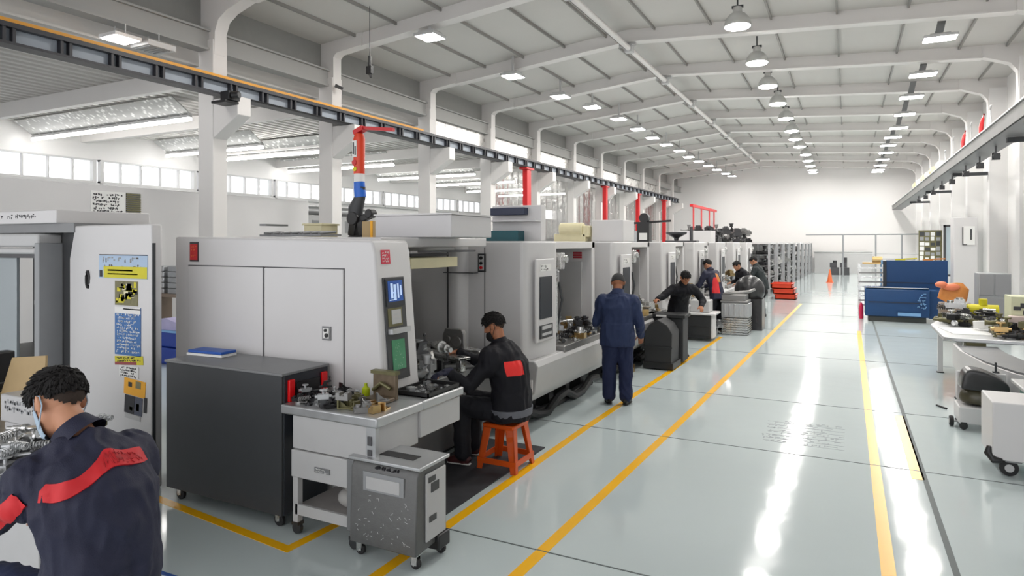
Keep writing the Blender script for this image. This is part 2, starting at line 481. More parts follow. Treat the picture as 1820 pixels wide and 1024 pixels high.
def person(name, label, fr, J, jacket, trousers, skin, shoe, voxel=0.011, fold=0.009, seed=1, hands=True, neck_r=0.056, bulk=0.0, fs=8.0, tg=0.0):
    """J: joints in the frame (forward, left, up)"""
    P = lambda k: fr.P(*J[k])
    root = thing(name, label, 'person', fr.P(0, 0, 0))
    pel, wai, che, nb = P('pelvis'), P('waist'), P('chest'), P('neck')
    sl, sr = P('sh_l'), P('sh_r')
    sv = (sl - sr).normalized(); hv = fr.l
    hl, hr = pel + hv * 0.085 - Vector((0, 0, 0.02)), pel - hv * 0.085 - Vector((0, 0, 0.02))
    if 'hip_l' in J: hl, hr = P('hip_l'), P('hip_r')
    hc = P('head'); hf = fr.D(*J['face']); hu = fr.D(*J['crown'])
    def torso(mb, g, top=True):
        pts = [pel - (wai - pel).normalized() * 0.06, pel, wai, che, che.lerp(nb, 0.55), nb]
        rad = [(0.13 + g, 0.09 + g), (0.165 + g, 0.118 + g), (0.148 + g, 0.108 + g), (0.172 + g, 0.122 + g), (0.150 + g, 0.096 + g), (0.075 + g * 0.6, 0.066 + g * 0.6)]
        mb.loft(pts, rad, 18, side=(sv + hv).normalized())
        for s_, h_ in ((sl, hl), (sr, hr)):
            mb.capsule(s_.lerp(nb, 0.12), che.lerp(s_, 0.45), 0.058 + g, 0.085 + g, 12)
            mb.capsule(nb - Vector((0, 0, 0.035)), s_ + Vector((0, 0, -0.005)), 0.052 + g * 0.6, 0.046 + g, 12)
            mb.capsule(nb - Vector((0, 0, 0.10)), s_ - Vector((0, 0, 0.05)), 0.075 + g, 0.05 + g, 12)
    def arm(mb, s_, e_, w_, g, stop=1.0):
        mb.capsule(s_, e_, 0.052 + g, 0.045 + g, 14)
        mb.capsule(e_, e_.lerp(w_, stop), 0.043 + g, 0.029 + g * 0.85, 14)
    def leg(mb, h_, k_, a_, g, stop=1.0):
        mb.capsule(h_, k_, 0.088 + g, 0.058 + g, 16)
        mb.capsule(k_, k_.lerp(a_, stop), 0.058 + g, 0.040 + g * 1.3, 14)
    b = MB()
    torso(b, -0.008)
    arm(b, sl, P('el_l'), P('wr_l'), 0); arm(b, sr, P('el_r'), P('wr_r'), 0)
    leg(b, hl, P('kn_l'), P('an_l'), -0.004); leg(b, hr, P('kn_r'), P('an_r'), -0.004)
    f, l, u = build_head(b, hc, hf, hu)
    b.capsule(nb - (hc - nb) * 0.15, hc - u * 0.06 - f * 0.02, neck_r, neck_r - 0.004, 14)
    if hands:
        for s_ in ('l', 'r'):
            w_ = P('wr_' + s_); d_ = fr.D(*J['hd_' + s_]); n_ = fr.D(*J.get('pn_' + s_, (0, 0, -1)))
            hand(b, w_, d_, n_, (fr.l if s_ == 'r' else -fr.l) + Vector((0, 0, 0.1)), J.get('curl', 0.6))
    for s_ in ('l', 'r'):
        a_ = P('an_' + s_); td = fr.D(*J.get('toe_' + s_, (1, 0, 0)))
        b.capsule(a_ - Vector((0, 0, 0.04)), a_ + td * 0.11 - Vector((0, 0, 0.05)), 0.03, 0.024, 10)
    body = part('body', b, skin, root)
    remesh(body, voxel * 0.75, 2)
    # jacket
    jk = MB(); g = 0.022
    torso(jk, g + bulk); arm(jk, sl, P('el_l'), P('wr_l'), g - 0.002, 0.93); arm(jk, sr, P('el_r'), P('wr_r'), g - 0.002, 0.93)
    hem = pel - (wai - pel).normalized() * J.get('hem', 0.08)
    jk.loft([hem, pel, wai], [(0.178 + g + bulk, 0.130 + g + bulk), (0.176 + g + bulk, 0.130 + g + bulk), (0.158 + g + bulk, 0.118 + g + bulk)], 18, side=(sv + hv).normalized())
    jo = part('jacket', jk, jacket, root)
    remesh(jo, voxel, 4, fold, fs, seed, (1, 1, 0.4))
    # collar
    ck = MB()
    ax = (hc - u * 0.08 - nb).normalized()
    ck.loft([nb - ax * 0.012, nb + ax * 0.02, nb + ax * 0.055, nb + ax * 0.057, nb + ax * 0.02], [neck_r + 0.040, neck_r + 0.026, neck_r + 0.016, neck_r + 0.008, neck_r + 0.008], 20, caps=False)
    part('collar', ck, jacket, jo)
    # trousers
    tr = MB(); g = 0.017 + tg
    tr.loft([pel - (wai - pel).normalized() * 0.07, pel, pel.lerp(wai, 0.6)], [(0.15, 0.12), (0.168 + g, 0.125 + g), (0.146 + g, 0.108 + g)], 18, side=hv)
    leg(tr, hl, P('kn_l'), P('an_l'), g, 0.95); leg(tr, hr, P('kn_r'), P('an_r'), g, 0.95)
    to = part('trousers', tr, trousers, root)
    remesh(to, voxel, 3, fold * 0.8, 8.0, seed + 5, (1, 1, 0.6))
    for s_ in ('l', 'r'):
        a_ = P('an_' + s_); td = fr.D(*J.get('toe_' + s_, (1, 0, 0))).normalized(); td.z = 0; sd = Vector((-td.y, td.x, 0))
        k = MB(); z0_ = a_.z - 0.085
        heel = a_ - td * 0.05; 
        pts = [heel + td * t for t in (-0.02, 0.0, 0.08, 0.15, 0.20, 0.215)]
        hh = [0.03, 0.045, 0.05, 0.036, 0.026, 0.012]; ww = [0.022, 0.034, 0.04, 0.048, 0.04, 0.02]
        pts = [Vector((p.x, p.y, z0_ + h)) for p, h in zip(pts, hh)]
        k.loft(pts, [(w2, h) for w2, h in zip(ww, hh)], 14, side=sd)
        k.capsule(a_ + Vector((0, 0, 0.02)), a_ - Vector((0, 0, 0.05)), 0.048, 0.042, 12)
        so = part('shoe', k, shoe[0], root)
        remesh(so, 0.008, 2)
        q = MB(); q.loft([Vector((p.x, p.y, z0_ + 0.007)) for p in pts], [(w2 + 0.003, 0.007) for w2 in ww], 12, side=sd)
        part('sole', q, shoe[1], so)
    for s_ in (1, -1):
        part('eye', MB().ell(hc + f * 0.0835 + l * 0.031 * s_ + u * 0.008, (0.008, 0.012, 0.006), 10, 8, Matrix((f, l, u)).transposed()), M['ink'], root)
    return root, jo, dict(hc=hc, f=f, l=l, u=u, sl=sl, sr=sr, nb=nb, pel=pel, wai=wai, che=che, P=P, body=body)

def hair(root, K, seed, spikes=160, length=0.03, nape=-0.25, side=-0.05, front=0.25, fade=True):
    hc, f, l, u = K['hc'], K['f'], K['l'], K['u']
    def cover(az, el):
        a = abs((az + PI) % (2 * PI) - PI)          # 0 front .. pi back
        lim = front if a < 0.9 else (side if a < 2.0 else nape)
        if 1.3 < a < 1.9: lim += 0.12               # round the ear
        return el > lim
    mb = cap_shell(hc, f, l, u, 1.115, cover, 48, 32, 0.014)
    rn = random.Random(seed)
    for k in range(spikes):
        az = rn.uniform(0, 2 * PI); el = math.asin(rn.uniform(-0.35, 1.0))
        if not cover(az, el): continue
        nrm = Vector((math.cos(el) * math.cos(az), math.cos(el) * math.sin(az), math.sin(el)))
        p = Vector((-0.008, 0, 0.022)) + Vector((0.098 * nrm.x, 0.077 * nrm.y, 0.092 * nrm.z)) * 1.09
        up_ = max(0.0, nrm.z) ** 0.7
        flow = Vector((0.9 * up_, 0, -0.9 * (1 - up_)))
        dr = (nrm * (0.35 + 0.35 * up_) + flow + Vector((rn.uniform(-0.2, 0.2), rn.uniform(-0.3, 0.3), rn.uniform(-0.1, 0.15)))).normalized()
        Lh = length * rn.uniform(0.6, 1.15) * (0.45 + 0.55 * up_)
        tw = lambda v: hc + f * v.x + l * v.y + u * v.z
        d2 = (dr + flow * 0.5 + Vector((0, 0, -0.2))).normalized()
        mb.loft([tw(p), tw(p + dr * Lh * 0.55), tw(p + dr * Lh * 0.55 + d2 * Lh * 0.5)], [0.0085, 0.006, 0.0012], 5)
    ho = part('hair', mb, M['hair'], root, smooth=60)
    if fade:
        def cov2(az, el):
            a = abs((az + PI) % (2 * PI) - PI)
            if a < 1.25: return False
            lim = -0.80 + 0.42 * (PI - a) ** 2
            if 1.3 < a < 1.95: lim = side + 0.05
            top = nape if a > 2.0 else side + 0.1
            return lim < el < top + 0.2
        part('clipped_sides', cap_shell(hc, f, l, u, 1.045, cov2, 40, 26, 0.01), M['haircut'], ho, smooth=60)
    return ho

def mask(root, K, m_, chin=False):
    hc, f, l, u = K['hc'], K['f'], K['l'], K['u']
    mb = MB(); vs = []; n_, m2 = 16, 8
    top, bot = (-0.010, -0.118) if not chin else (-0.045, -0.135)
    for j in range(m2 + 1):
        z = top + (bot - top) * j / m2
        for i in range(n_ + 1):
            a = -1.25 + 2.5 * i / n_
            bulge = 0.022 * math.cos(a) ** 4 * math.sin(PI * min(1, (j + 0.5) / m2))
            r1 = 0.092 + bulge - (0.020 if j == m2 else 0.0); r2 = 0.074 - 0.012 * j / m2
            vs.append(hc + f * (0.004 + r1 * math.cos(a)) + l * (r2 * math.sin(a)) + u * z)
    k = len(vs); vs += [v - f * 0.003 for v in vs]
    fs = []
    for j in range(m2):
        for i in range(n_):
            a = j * (n_ + 1) + i; q = (a, a + 1, a + n_ + 2, a + n_ + 1)
            fs += [q, tuple(x + k for x in reversed(q))]
    mb.add(vs, fs)
    for s_ in (1, -1):
        e = hc - f * 0.035 + l * 0.086 * s_ + u * 0.0
        t_ = hc + f * 0.03 + l * 0.073 * s_
        mb.tube([t_ + u * (top - 0.006), hc - f * 0.005 + l * 0.088 * s_ + u * 0.026, e + u * 0.012, e - u * 0.025, hc - f * 0.01 + l * 0.082 * s_ - u * 0.05, t_ + u * (bot + 0.03)], 0.0028, 6)
    return part('face_mask', mb, m_, root, smooth=60)

def band(jo, root, name, m_, samples, width, lift=0.004, parent=None, nsub=5, maxr=9.0, relax=0):
    """strip lying on the jacket: samples = [(origin, outward direction, up)]; hits are searched on the jacket mesh"""
    mt = root_inv(jo)
    bvh = BVHTree.FromPolygons([v.co for v in jo.data.vertices], [tuple(p.vertices) for p in jo.data.polygons])
    rows = []
    for (o, d, up) in samples:
        row = []
        d = d.normalized(); up = up.normalized()
        for k in range(nsub + 1):
            oo = o + up * width * (k / nsub - 0.5)
            far = mt @ (oo + d * 0.8)
            hit = bvh.ray_cast(far, -(mt.to_3x3() @ d))
            if hit[0] is None or (hit[0] - mt @ oo).length > maxr: row = None; break
            row.append((hit[0], hit[1]))
        rows.append(row)
    for _ in range(relax):
        new = list(rows)
        for i in range(1, len(rows) - 1):
            if rows[i - 1] and rows[i] and rows[i + 1]:
                r2 = []
                for k in range(nsub + 1):
                    p = (rows[i - 1][k][0] + rows[i][k][0] * 2 + rows[i + 1][k][0]) / 4
                    h = bvh.find_nearest(p); r2.append((h[0], h[1]))
                new[i] = r2
        rows = new
    mb = MB(); prev = None
    vs = []; fs = []
    for row in rows:
        if row is None: prev = None; continue
        k0 = len(vs)
        for (p, n) in row: vs.append(p + n * lift)
        for (p, n) in row: vs.append(p - n * 0.004)
        if prev is not None:
            n_ = len(row)
            for i in range(n_ - 1):
                fs.append((prev + i, k0 + i, k0 + i + 1, prev + i + 1))
            fs.append((prev, prev + n_, k0 + n_, k0)); fs.append((prev + n_ - 1, k0 + n_ - 1, k0 + 2 * n_ - 1, prev + 2 * n_ - 1))
        prev = k0
    mb.add(vs, fs)
    return part(name, mb, m_, parent or jo, world=False, smooth=60)

# ---- near worker, seated at the left bench, seen from behind
f1 = Frame(-2.42, 1.42, -0.97, 0.10)
J1 = dict(pelvis=(0.0, 0.0, 0.80), waist=(-0.05, 0.0, 0.98), chest=(0.0, 0.0, 1.17), neck=(0.13, 0.0, 1.375),
          sh_l=(0.14, 0.165, 1.245), sh_r=(0.08, -0.175, 1.265), el_l=(0.43, 0.17, 1.06), wr_l=(0.67, 0.06, 1.0), el_r=(0.36, -0.22, 1.0), wr_r=(0.62, -0.12, 0.93),
          head=(0.235, 0.03, 1.50), face=(0.80, 0.22, -0.52), crown=(0.55, 0.0, 0.84),
          hip_l=(0.03, 0.09, 0.78), hip_r=(0.03, -0.09, 0.78), kn_l=(0.46, 0.14, 0.80), kn_r=(0.46, -0.12, 0.80), an_l=(0.40, 0.13, 0.40), an_r=(0.40, -0.12, 0.40),
          hd_l=(0.9, -0.2, -0.15), hd_r=(0.9, 0.15, -0.15), curl=0.7, hem=0.12)
p1, j1, K1 = person('person', 'person in navy jacket with a red back stripe, leaning over the near left bench', f1, J1, M['navy'], M['navytrouser'], M['skin'], (M['black'], M['rubber']), voxel=0.0095, fold=0.011, seed=2, bulk=0.012, fs=9.0)
hair(p1, K1, 5, 900, 0.036)
mask(p1, K1, M['maskblue'])
# red stripe: left sleeve, across the back, right sleeve
P1 = K1['P']; up = Vector((0, 0, 1))
S1 = []
SD = lambda th: 0.175 - 0.085 * min(1.1, max(0, (0.5 - th) / 1.4)) ** 1.5 - 0.045 * max(0, math.sin(th))
back = -f1.f
e_l, s_l, w_l = P1('el_l'), K1['sl'], P1('wr_l')
for t in (0.98, 0.85, 0.7, 0.55, 0.4):
    c = s_l.lerp(e_l, t) ; d = (f1.l * 0.86 - f1.f * 0.35 + up * 0.15); S1.append((c + up * (0.02), d, Vector((0, 0, 1)) * 0.8 + f1.f * 0.55))
for a in range(2, 42):
    th = R(-98 + a * 4.3)
    ctr = K1['che'] + up * SD(th)
    d = back * math.cos(th) - f1.l * math.sin(th)
    S1.append((ctr, d, up))
stripe = band(j1, p1, 'back_stripe', M['redcloth'], S1[5:], 0.055, lift=0.007, parent=j1, nsub=9, maxr=0.27, relax=14)
stripe['label'] = 'red stripe across the back'
rn_ = random.Random(77); tx = []
for k in range(24):
    th = R(-8 + k * 3.0)
    ctr = K1['che'] + up * SD(th)
    q_ = band(j1, p1, 'stripe_lettering', M['redcloth2'], [(ctr + up * 0.012 * rn_.uniform(-0.5, 0.5), back * math.cos(th + dd) - f1.l * math.sin(th + dd), up) for dd in (0, 0.006 + 0.012 * rn_.random())], rn_.uniform(0.02, 0.034), lift=0.0095, parent=stripe, nsub=2)
    tx.append(q_)
# one lettering piece
vs_ = []; fs_ = []
for q_ in tx:
    o_ = len(vs_); vs_ += [v.co.copy() for v in q_.data.vertices]; fs_ += [[i + o_ for i in p.vertices] for p in q_.data.polygons]
    me_ = q_.data; bpy.data.objects.remove(q_); bpy.data.meshes.remove(me_)
qq = MB(); qq.add(vs_, fs_); part('lettering', qq, M['redcloth2'], stripe, world=False)
A_ = (e_l - s_l).normalized(); dcam = (back * 0.8 + f1.l * 0.5); ua = A_.cross(dcam)
if ua.z < 0: ua = -ua
st2 = band(j1, p1, 'sleeve_stripe', M['redcloth'], [(s_l.lerp(e_l, t) - ua.normalized() * (0.012), dcam, ua) for t in [0.06 + k / 40 for k in range(0, 41)]], 0.06, lift=0.007, parent=j1, nsub=9, relax=6)
st2['label'] = 'red stripe along the sleeve'
# stool under him
sl_ = thing('work_stool', 'tall grey stool under the worker with the red back stripe', 'stool', (-2.42, 1.42, 0))
part('seat', MB().lathe([(0.02, 0.62), (0.16, 0.62), (0.17, 0.64), (0.165, 0.675), (0.10, 0.685), (0.02, 0.685)], (-2.44, 1.42, 0), 24), M['bezel'], sl_)
part('post', MB().cyl((-2.44, 1.42, 0.1), (-2.44, 1.42, 0.62), 0.03), M['chrome'], sl_)
part('foot_ring', MB().lathe([(0.2, 0.28), (0.22, 0.30), (0.2, 0.32), (0.18, 0.30), (0.2, 0.28)], (-2.44, 1.42, 0), 24, caps=False).bar((-2.64, 1.42, 0.3), (-2.24, 1.42, 0.3), 0.02), M['chrome'], sl_)
for k in range(5):
    a = 2 * PI * k / 5
    part('leg', MB().bar((-2.44, 1.42, 0.12), (-2.44 + 0.27 * math.cos(a), 1.42 + 0.27 * math.sin(a), 0.03), 0.04, 0.04), M['bezel'], sl_)

# ---- seated worker in black on the orange stool
f2 = Frame(-2.83, 5.45, -1.0, -0.08)
J2 = dict(pelvis=(-0.02, 0.0, 0.54), waist=(-0.03, 0.0, 0.72), chest=(0.0, 0.0, 0.93), neck=(0.09, 0.0, 1.145),
          sh_l=(0.10, 0.20, 1.02), sh_r=(0.10, -0.20, 1.03), el_l=(0.25, 0.36, 0.80), wr_l=(0.37, 0.52, 0.955), el_r=(0.33, -0.26, 0.88), wr_r=(0.60, -0.12, 1.02),
          head=(0.150, 0.0, 1.315), face=(0.93, 0.05, -0.36), crown=(0.36, 0.0, 0.93),
          hip_l=(0.02, 0.09, 0.53), hip_r=(0.02, -0.09, 0.53), kn_l=(0.43, 0.15, 0.57), kn_r=(0.42, -0.12, 0.57), an_l=(0.40, 0.15, 0.10), an_r=(0.44, -0.14, 0.10),
          hd_l=(0.5, 0.8, -0.12), hd_r=(0.95, 0.1, -0.1), curl=0.5, hem=0.07)
p2, j2, K2 = person('person', 'person in black jacket with red shoulder patch, seated on the orange stool', f2, J2, M['blackcloth'], mat('black_trouser_cloth', S(20, 21, 30), 0.75, bump=0.3, bscale=240), M['skin2'], (mat('dark_red_shoe', S(70, 26, 28), 0.5), M['paper']), voxel=0.0105, fold=0.011, seed=9, bulk=0.042, tg=0.014)
hair(p2, K2, 8, 500, 0.036, nape=-0.3)
mask(p2, K2, M['black'], chin=True)
g_ = MB()
for s_ in ('l',):
    w_ = K2['P']('wr_' + s_); d_ = f2.D(*J2['hd_' + s_])
    hand(g_, w_ + d_ * 0.002, d_, Vector((0, 0, -1)), -f2.l, 0.5, 1.16)
    g_.capsule(w_ - d_ * 0.03, w_ + d_ * 0.03, 0.036, 0.034, 12)
go = part('glove', g_, M['glovecloth'], p2, label='dark blue work glove')
remesh(go, 0.006, 1)
pa = [(K2['che'].lerp(K2['nb'], 0.15) + up * (-0.01), -f2.f * math.cos(R(t)) + f2.l * math.sin(R(t)), up + f2.f * 0.25 + f2.l * 0.12) for t in range(22, 74, 3)]
pt_ = band(j2, p2, 'shoulder_patch', mat('bright_red_patch', S(236, 44, 40), 0.5), pa, 0.13, lift=0.009, parent=j2, nsub=8); pt_['label'] = 'bright red patch'
wb = MB()
wb.loft([K2['pel'] + up * 0.03 - f2.f * 0.0, K2['pel'] - up * 0.035], [(0.25, 0.205), (0.24, 0.2)], 20, side=f2.l)
wo = part('grey_waistband', wb, M['greycloth'], p2, label='grey cloth tied round the waist')
# orange plastic stool
os_ = thing('plastic_stool', 'orange plastic stool under the seated worker in black', 'stool', (-2.86, 5.45, 0))
cx, cy = -2.86, 5.45
q = MB()
q.prism([(-0.165, -0.15), (-0.15, -0.165), (0.15, -0.165), (0.165, -0.15), (0.165, 0.15), (0.15, 0.165), (-0.15, 0.165), (-0.165, 0.15)], 'Z', 0.385, 0.425)
q.v = [v + Vector((cx, cy, 0)) for v in q.v]
part('seat', q, M['orange'], os_, bevel=0.01)
for sx in (-1, 1):
    for sy in (-1, 1):
        q = MB()
        tx, ty, bx, by = 0.155 * sx, 0.155 * sy, 0.205 * sx, 0.205 * sy
        for (ux, uy) in ((-sx, 0), (0, -sy)):
            wt, wb_ = 0.085, 0.055
            A = [Vector((cx + tx, cy + ty, 0.40)), Vector((cx + tx + ux * wt, cy + ty + uy * wt, 0.40)), Vector((cx + bx + ux * wb_, cy + by + uy * wb_, 0.0)), Vector((cx + bx, cy + by, 0.0))]
            inn = Vector((-sx * 0.012 * (uy != 0), -sy * 0.012 * (ux != 0), 0))
            q.add(A + [a + inn for a in A], [(0,1,2,3), (4,7,6,5), (0,4,5,1), (1,5,6,2), (2,6,7,3), (3,7,4,0)])
        part('leg', q, M['orange'], os_, bevel=0.004)
for (a, b) in (((-1, -1), (1, -1)), ((1, -1), (1, 1)), ((1, 1), (-1, 1)), ((-1, 1), (-1, -1))):
    q = MB(); q.bar((cx + 0.195 * a[0], cy + 0.195 * a[1], 0.09), (cx + 0.195 * b[0], cy + 0.195 * b[1], 0.09), 0.012, 0.05)
    part('brace', q, M['orange'], os_)

# ---- standing worker in blue
f3 = Frame(-2.66, 8.2, -0.25, 0.97)
J3 = dict(pelvis=(0.0, 0.0, 0.90), waist=(0.0, 0.0, 1.06), chest=(0.03, 0.0, 1.24), neck=(0.06, 0.0, 1.44),
          sh_l=(0.06, 0.20, 1.31), sh_r=(0.06, -0.20, 1.31), el_l=(0.08, 0.285, 1.05), wr_l=(0.30, 0.22, 1.0), el_r=(0.05, -0.285, 1.05), wr_r=(0.22, -0.29, 0.86),
          head=(0.11, 0.0, 1.575), face=(0.90, 0.05, -0.42), crown=(0.40, 0.0, 0.92),
          kn_l=(0.03, 0.105, 0.50), kn_r=(0.04, -0.105, 0.50), an_l=(0.0, 0.11, 0.095), an_r=(-0.02, -0.11, 0.095),
          toe_l=(1, 0.2, 0), toe_r=(1, -0.25, 0), hd_l=(0.8, 0, -0.4), hd_r=(0.8, 0, -0.5), hem=0.13)
p3, j3, K3 = person('person', 'person in dark blue workwear and black cap, standing with back turned', f3, J3, M['navyblue'], M['navytrouser'], M['skin2'], (M['black'], M['rubber']), voxel=0.010, fold=0.012, seed=4, bulk=0.03, tg=0.018)
part('cap', cap_shell(K3['hc'], K3['f'], K3['l'], K3['u'], 1.16, lambda az, el: el > (-0.30 if abs((az + PI) % (2 * PI) - PI) > 1.2 else 0.15), 36, 24, 0.016), mat('charcoal_knit', (0.035, 0.035, 0.036), 0.85, bump=0.4, bscale=200), p3, smooth=60)
mask(p3, K3, M['black'])

# ---- workers farther down the row
f4 = Frame(-2.74, 12.1, 0.55, -0.83)
J4 = dict(pelvis=(-0.08, 0.0, 0.88), waist=(0.0, 0.0, 1.05), chest=(0.10, 0.0, 1.20), neck=(0.20, 0.0, 1.36),
          sh_l=(0.18, 0.20, 1.27), sh_r=(0.18, -0.20, 1.27), el_l=(0.26, 0.34, 1.06), wr_l=(0.46, 0.22, 0.98), el_r=(0.24, -0.40, 1.14), wr_r=(0.40, -0.56, 1.10),
          head=(0.29, 0.0, 1.48), face=(0.80, 0.1, -0.58), crown=(0.58, 0.0, 0.81),
          kn_l=(-0.06, 0.11, 0.48), kn_r=(-0.06, -0.11, 0.48), an_l=(-0.08, 0.12, 0.095), an_r=(-0.08, -0.12, 0.095), hd_l=(0.8, -0.2, -0.4), hd_r=(0.7, -0.5, -0.1), hem=0.10)
p4, j4, K4 = person('person', 'person in black with head bent down, behind the dark grey bins', f4, J4, M['blackcloth'], M['blackcloth'], M['skin2'], (M['black'], M['rubber']), voxel=0.014, fold=0.01, seed=6)
hair(p4, K4, 11, 120, 0.03)
f5 = Frame(-2.74, 15.75, -0.9, 0.45)
J5 = dict(pelvis=(-0.05, 0.0, 0.90), waist=(-0.02, 0.0, 1.06), chest=(0.06, 0.0, 1.26), neck=(0.14, 0.0, 1.46),
          sh_l=(0.12, 0.21, 1.37), sh_r=(0.12, -0.21, 1.37), el_l=(0.22, 0.31, 1.10), wr_l=(0.46, 0.2, 1.05), el_r=(0.22, -0.31, 1.10), wr_r=(0.46, -0.2, 1.05),
          head=(0.21, 0.0, 1.59), face=(0.88, 0.1, -0.45), crown=(0.45, 0.0, 0.90),
          kn_l=(0.0, 0.11, 0.48), kn_r=(0.0, -0.11, 0.48), an_l=(-0.04, 0.12, 0.095), an_r=(-0.04, -0.12, 0.095), hd_l=(0.9, -0.1, -0.3), hd_r=(0.9, 0.1, -0.3), hem=0.12)
p5, j5, K5 = person('person', 'person in dark jacket with red side panel, next to the tray stacks', f5, J5, M['navy'], M['blackcloth'], M['skin'], (M['black'], M['rubber']), voxel=0.015, fold=0.01, seed=7)
hair(p5, K5, 13, 90, 0.03)
pb = [(K5['wai'] + up * 0.06, -f5.f * math.cos(R(t)) + f5.l * math.sin(R(t)), up) for t in range(20, 84, 6)]
rb = band(j5, p5, 'red_panel', M['redcloth'], pb, 0.36, parent=j5, nsub=9); rb['label'] = 'red side panel'
pb = [(K5['che'] + up * 0.03, -f5.f * math.cos(R(t)) + f5.l * math.sin(R(t)), up) for t in range(-20, 22, 5)]
rb = band(j5, p5, 'tan_patch', M['tan'], pb, 0.20, parent=j5, nsub=6); rb['label'] = 'tan patch on the back'  # added tan patch standing in for an indistinct face
f6 = Frame(-2.25, 18.2, -0.75, -0.45)
J6 = dict(J5)
p6, j6, K6 = person('person', 'person in black jacket leaning at the far tray stacks, nearer of two', f6, dict(J5, chest=(0.14, 0, 1.20), neck=(0.28, 0, 1.38), sh_l=(0.26, 0.21, 1.30), sh_r=(0.26, -0.21, 1.30), head=(0.38, 0, 1.50)), M['blackcloth'], M['blackcloth'], M['skin'], (M['black'], M['rubber']), voxel=0.016, fold=0.01, seed=12)
hair(p6, K6, 15, 80, 0.03)
f7 = Frame(-2.15, 19.6, -0.9, 0.1)
p7, j7, K7 = person('person', 'person in dark green jacket at the far tray stacks, farther of two', f7, J5, mat('dark_green_cloth', S(34, 42, 44), 0.7), M['blackcloth'], M['skin'], (M['black'], M['rubber']), voxel=0.016, fold=0.01, seed=14)
hair(p7, K7, 16, 80, 0.03)
# ------------------------------------------------------------------ camera, world
H = 2.1
AY = math.atan(595 / 1160)
cam = bpy.data.cameras.new('camera'); co = bpy.data.objects.new('camera', cam); COL.objects.link(co)
co.location = (0, 0, H); co.rotation_euler = (PI / 2, 0, AY)
cam.sensor_width = 36; cam.lens = 1160 / 1820 * 36; cam.shift_y = -80 / 1820
cam.clip_end = 300
scene.camera = co
w = bpy.data.worlds.new('daylight'); scene.world = w; w.use_nodes = True
bg = w.node_tree.nodes['Background']
bg.inputs['Color'].default_value = (0.98, 0.975, 1.0, 1); bg.inputs['Strength'].default_value = 1.35
scene.view_settings.view_transform = 'Standard'; scene.view_settings.look = 'None'
scene.view_settings.exposure = 0.62; scene.view_settings.gamma = 1.0

# ------------------------------------------------------------------ setting
XC, YEND, XR, XW = -11.5, 51.0, 4.3, -22.0
COLY = [9.07, 12.48, 16.72, 20.55, 24.46, 28.49, 32.3, 36.2, 40.1, 44.0, 47.9]
BEAMY = [5.2] + COLY
def roofz(x):     # underside of the frames
    if x < -5.1: return 6.78 + (x - XC) / 6.4 * 0.62
    return 7.40 - (x + 5.1) * 0.064

floor_m = mat('epoxy_floor', (0.55, 0.62, 0.625), 0.09, spec=0.40, var=0.05, vscale=0.5, rvar=0.02)
nt = floor_m.node_tree
# long soft waviness of the trowelled coating
n = nt.nodes.new('ShaderNodeTexNoise'); n.inputs['Scale'].default_value = 2.2; n.inputs['Detail'].default_value = 2
tc = nt.nodes.new('ShaderNodeTexCoord'); nt.links.new(tc.outputs['Object'], n.inputs['Vector'])
bp = nt.nodes.new('ShaderNodeBump'); bp.inputs['Strength'].default_value = 0.05; bp.inputs['Distance'].default_value = 0.05
nt.links.new(n.outputs['Fac'], bp.inputs['Height']); nt.links.new(bp.outputs[0], nt.nodes['Principled BSDF'].inputs['Normal'])
struct('floor', MB().box((XW - 0.3, -6, -0.2), (XR + 0.3, YEND + 0.3, 0)), floor_m)

# joints cut in the floor
jm = mat('floor_joint', (0.10, 0.12, 0.12), 0.6)
J = MB()
for y0 in (4.05, 7.05, 9.35, 13.2, 17.0, 21.0, 25.0): J.box((-3.4 if y0 < 12 else -2.9, y0 - 0.006, 0.0), (3.2, y0 + 0.006, 0.0025))
J.box((0.60, 1.5, 0.0), (0.64, 20.0, 0.002))
struct('trim_1', J, jm)
# right aisle edge of the camera side: worn print on the floor
st = MB()
scribble(st, (-0.84, 8.35, 0.0), (1, 0.02, 0), (0, -1, 0), 0.86, 0.95, 9, 5, stroke=0.14, lift=0.0012, fill=0.98)
for k in range(7): st.box((-0.83 + 0.01 * k, 8.24 - 0.14 * k, 0), (-0.02, 8.25 - 0.14 * k, 0.001))
o = single('floor_print', st, mat('worn_floor_print', (0.20, 0.235, 0.245), 0.4), 'worn grey unreadable print on the floor between the yellow aisle lines', 'marking')

def strip(pts, wd, z=0.002):
    mb = MB(); L = []; Rr = []
    pts = [Vector((p[0], p[1], 0)) for p in pts]
    for i, p in enumerate(pts):
        d = (pts[min(i + 1, len(pts) - 1)] - pts[max(i - 1, 0)]).normalized(); s_ = Vector((d.y, -d.x, 0))
        L.append(p - s_ * wd / 2); Rr.append(p + s_ * wd / 2)
    up = Vector((0, 0, z)); n_ = len(pts)
    vs = L + Rr + [v + up for v in L] + [v + up for v in Rr]
    fs = []
    for i in range(n_ - 1):
        fs += [(2*n_+i, 3*n_+i, 3*n_+i+1, 2*n_+i+1), (i, i+1, n_+i+1, n_+i), (i, 2*n_+i, 2*n_+i+1, i+1), (n_+i, n_+i+1, 3*n_+i+1, 3*n_+i)]
    fs += [(0, n_, 3*n_, 2*n_), (n_-1, 2*n_-1+0, 4*n_-1, 3*n_-1)]
    return mb.add(vs, fs)
single('floor_line', strip([(-2.64, 1.8), (-2.64, 7), (-2.55, 12), (-2.5, 15.1)], 0.085), M['yellow'], 'yellow floor line nearest the white machines, passing by the orange stool', 'floor line')
single('floor_line', strip([(-1.9, 2.2), (-1.82, 5), (-1.74, 7.6), (-1.6, 14), (-1.4, 24.6)], 0.085), M['yellow'], 'long yellow line down the middle of the floor, left edge of the aisle', 'floor line')
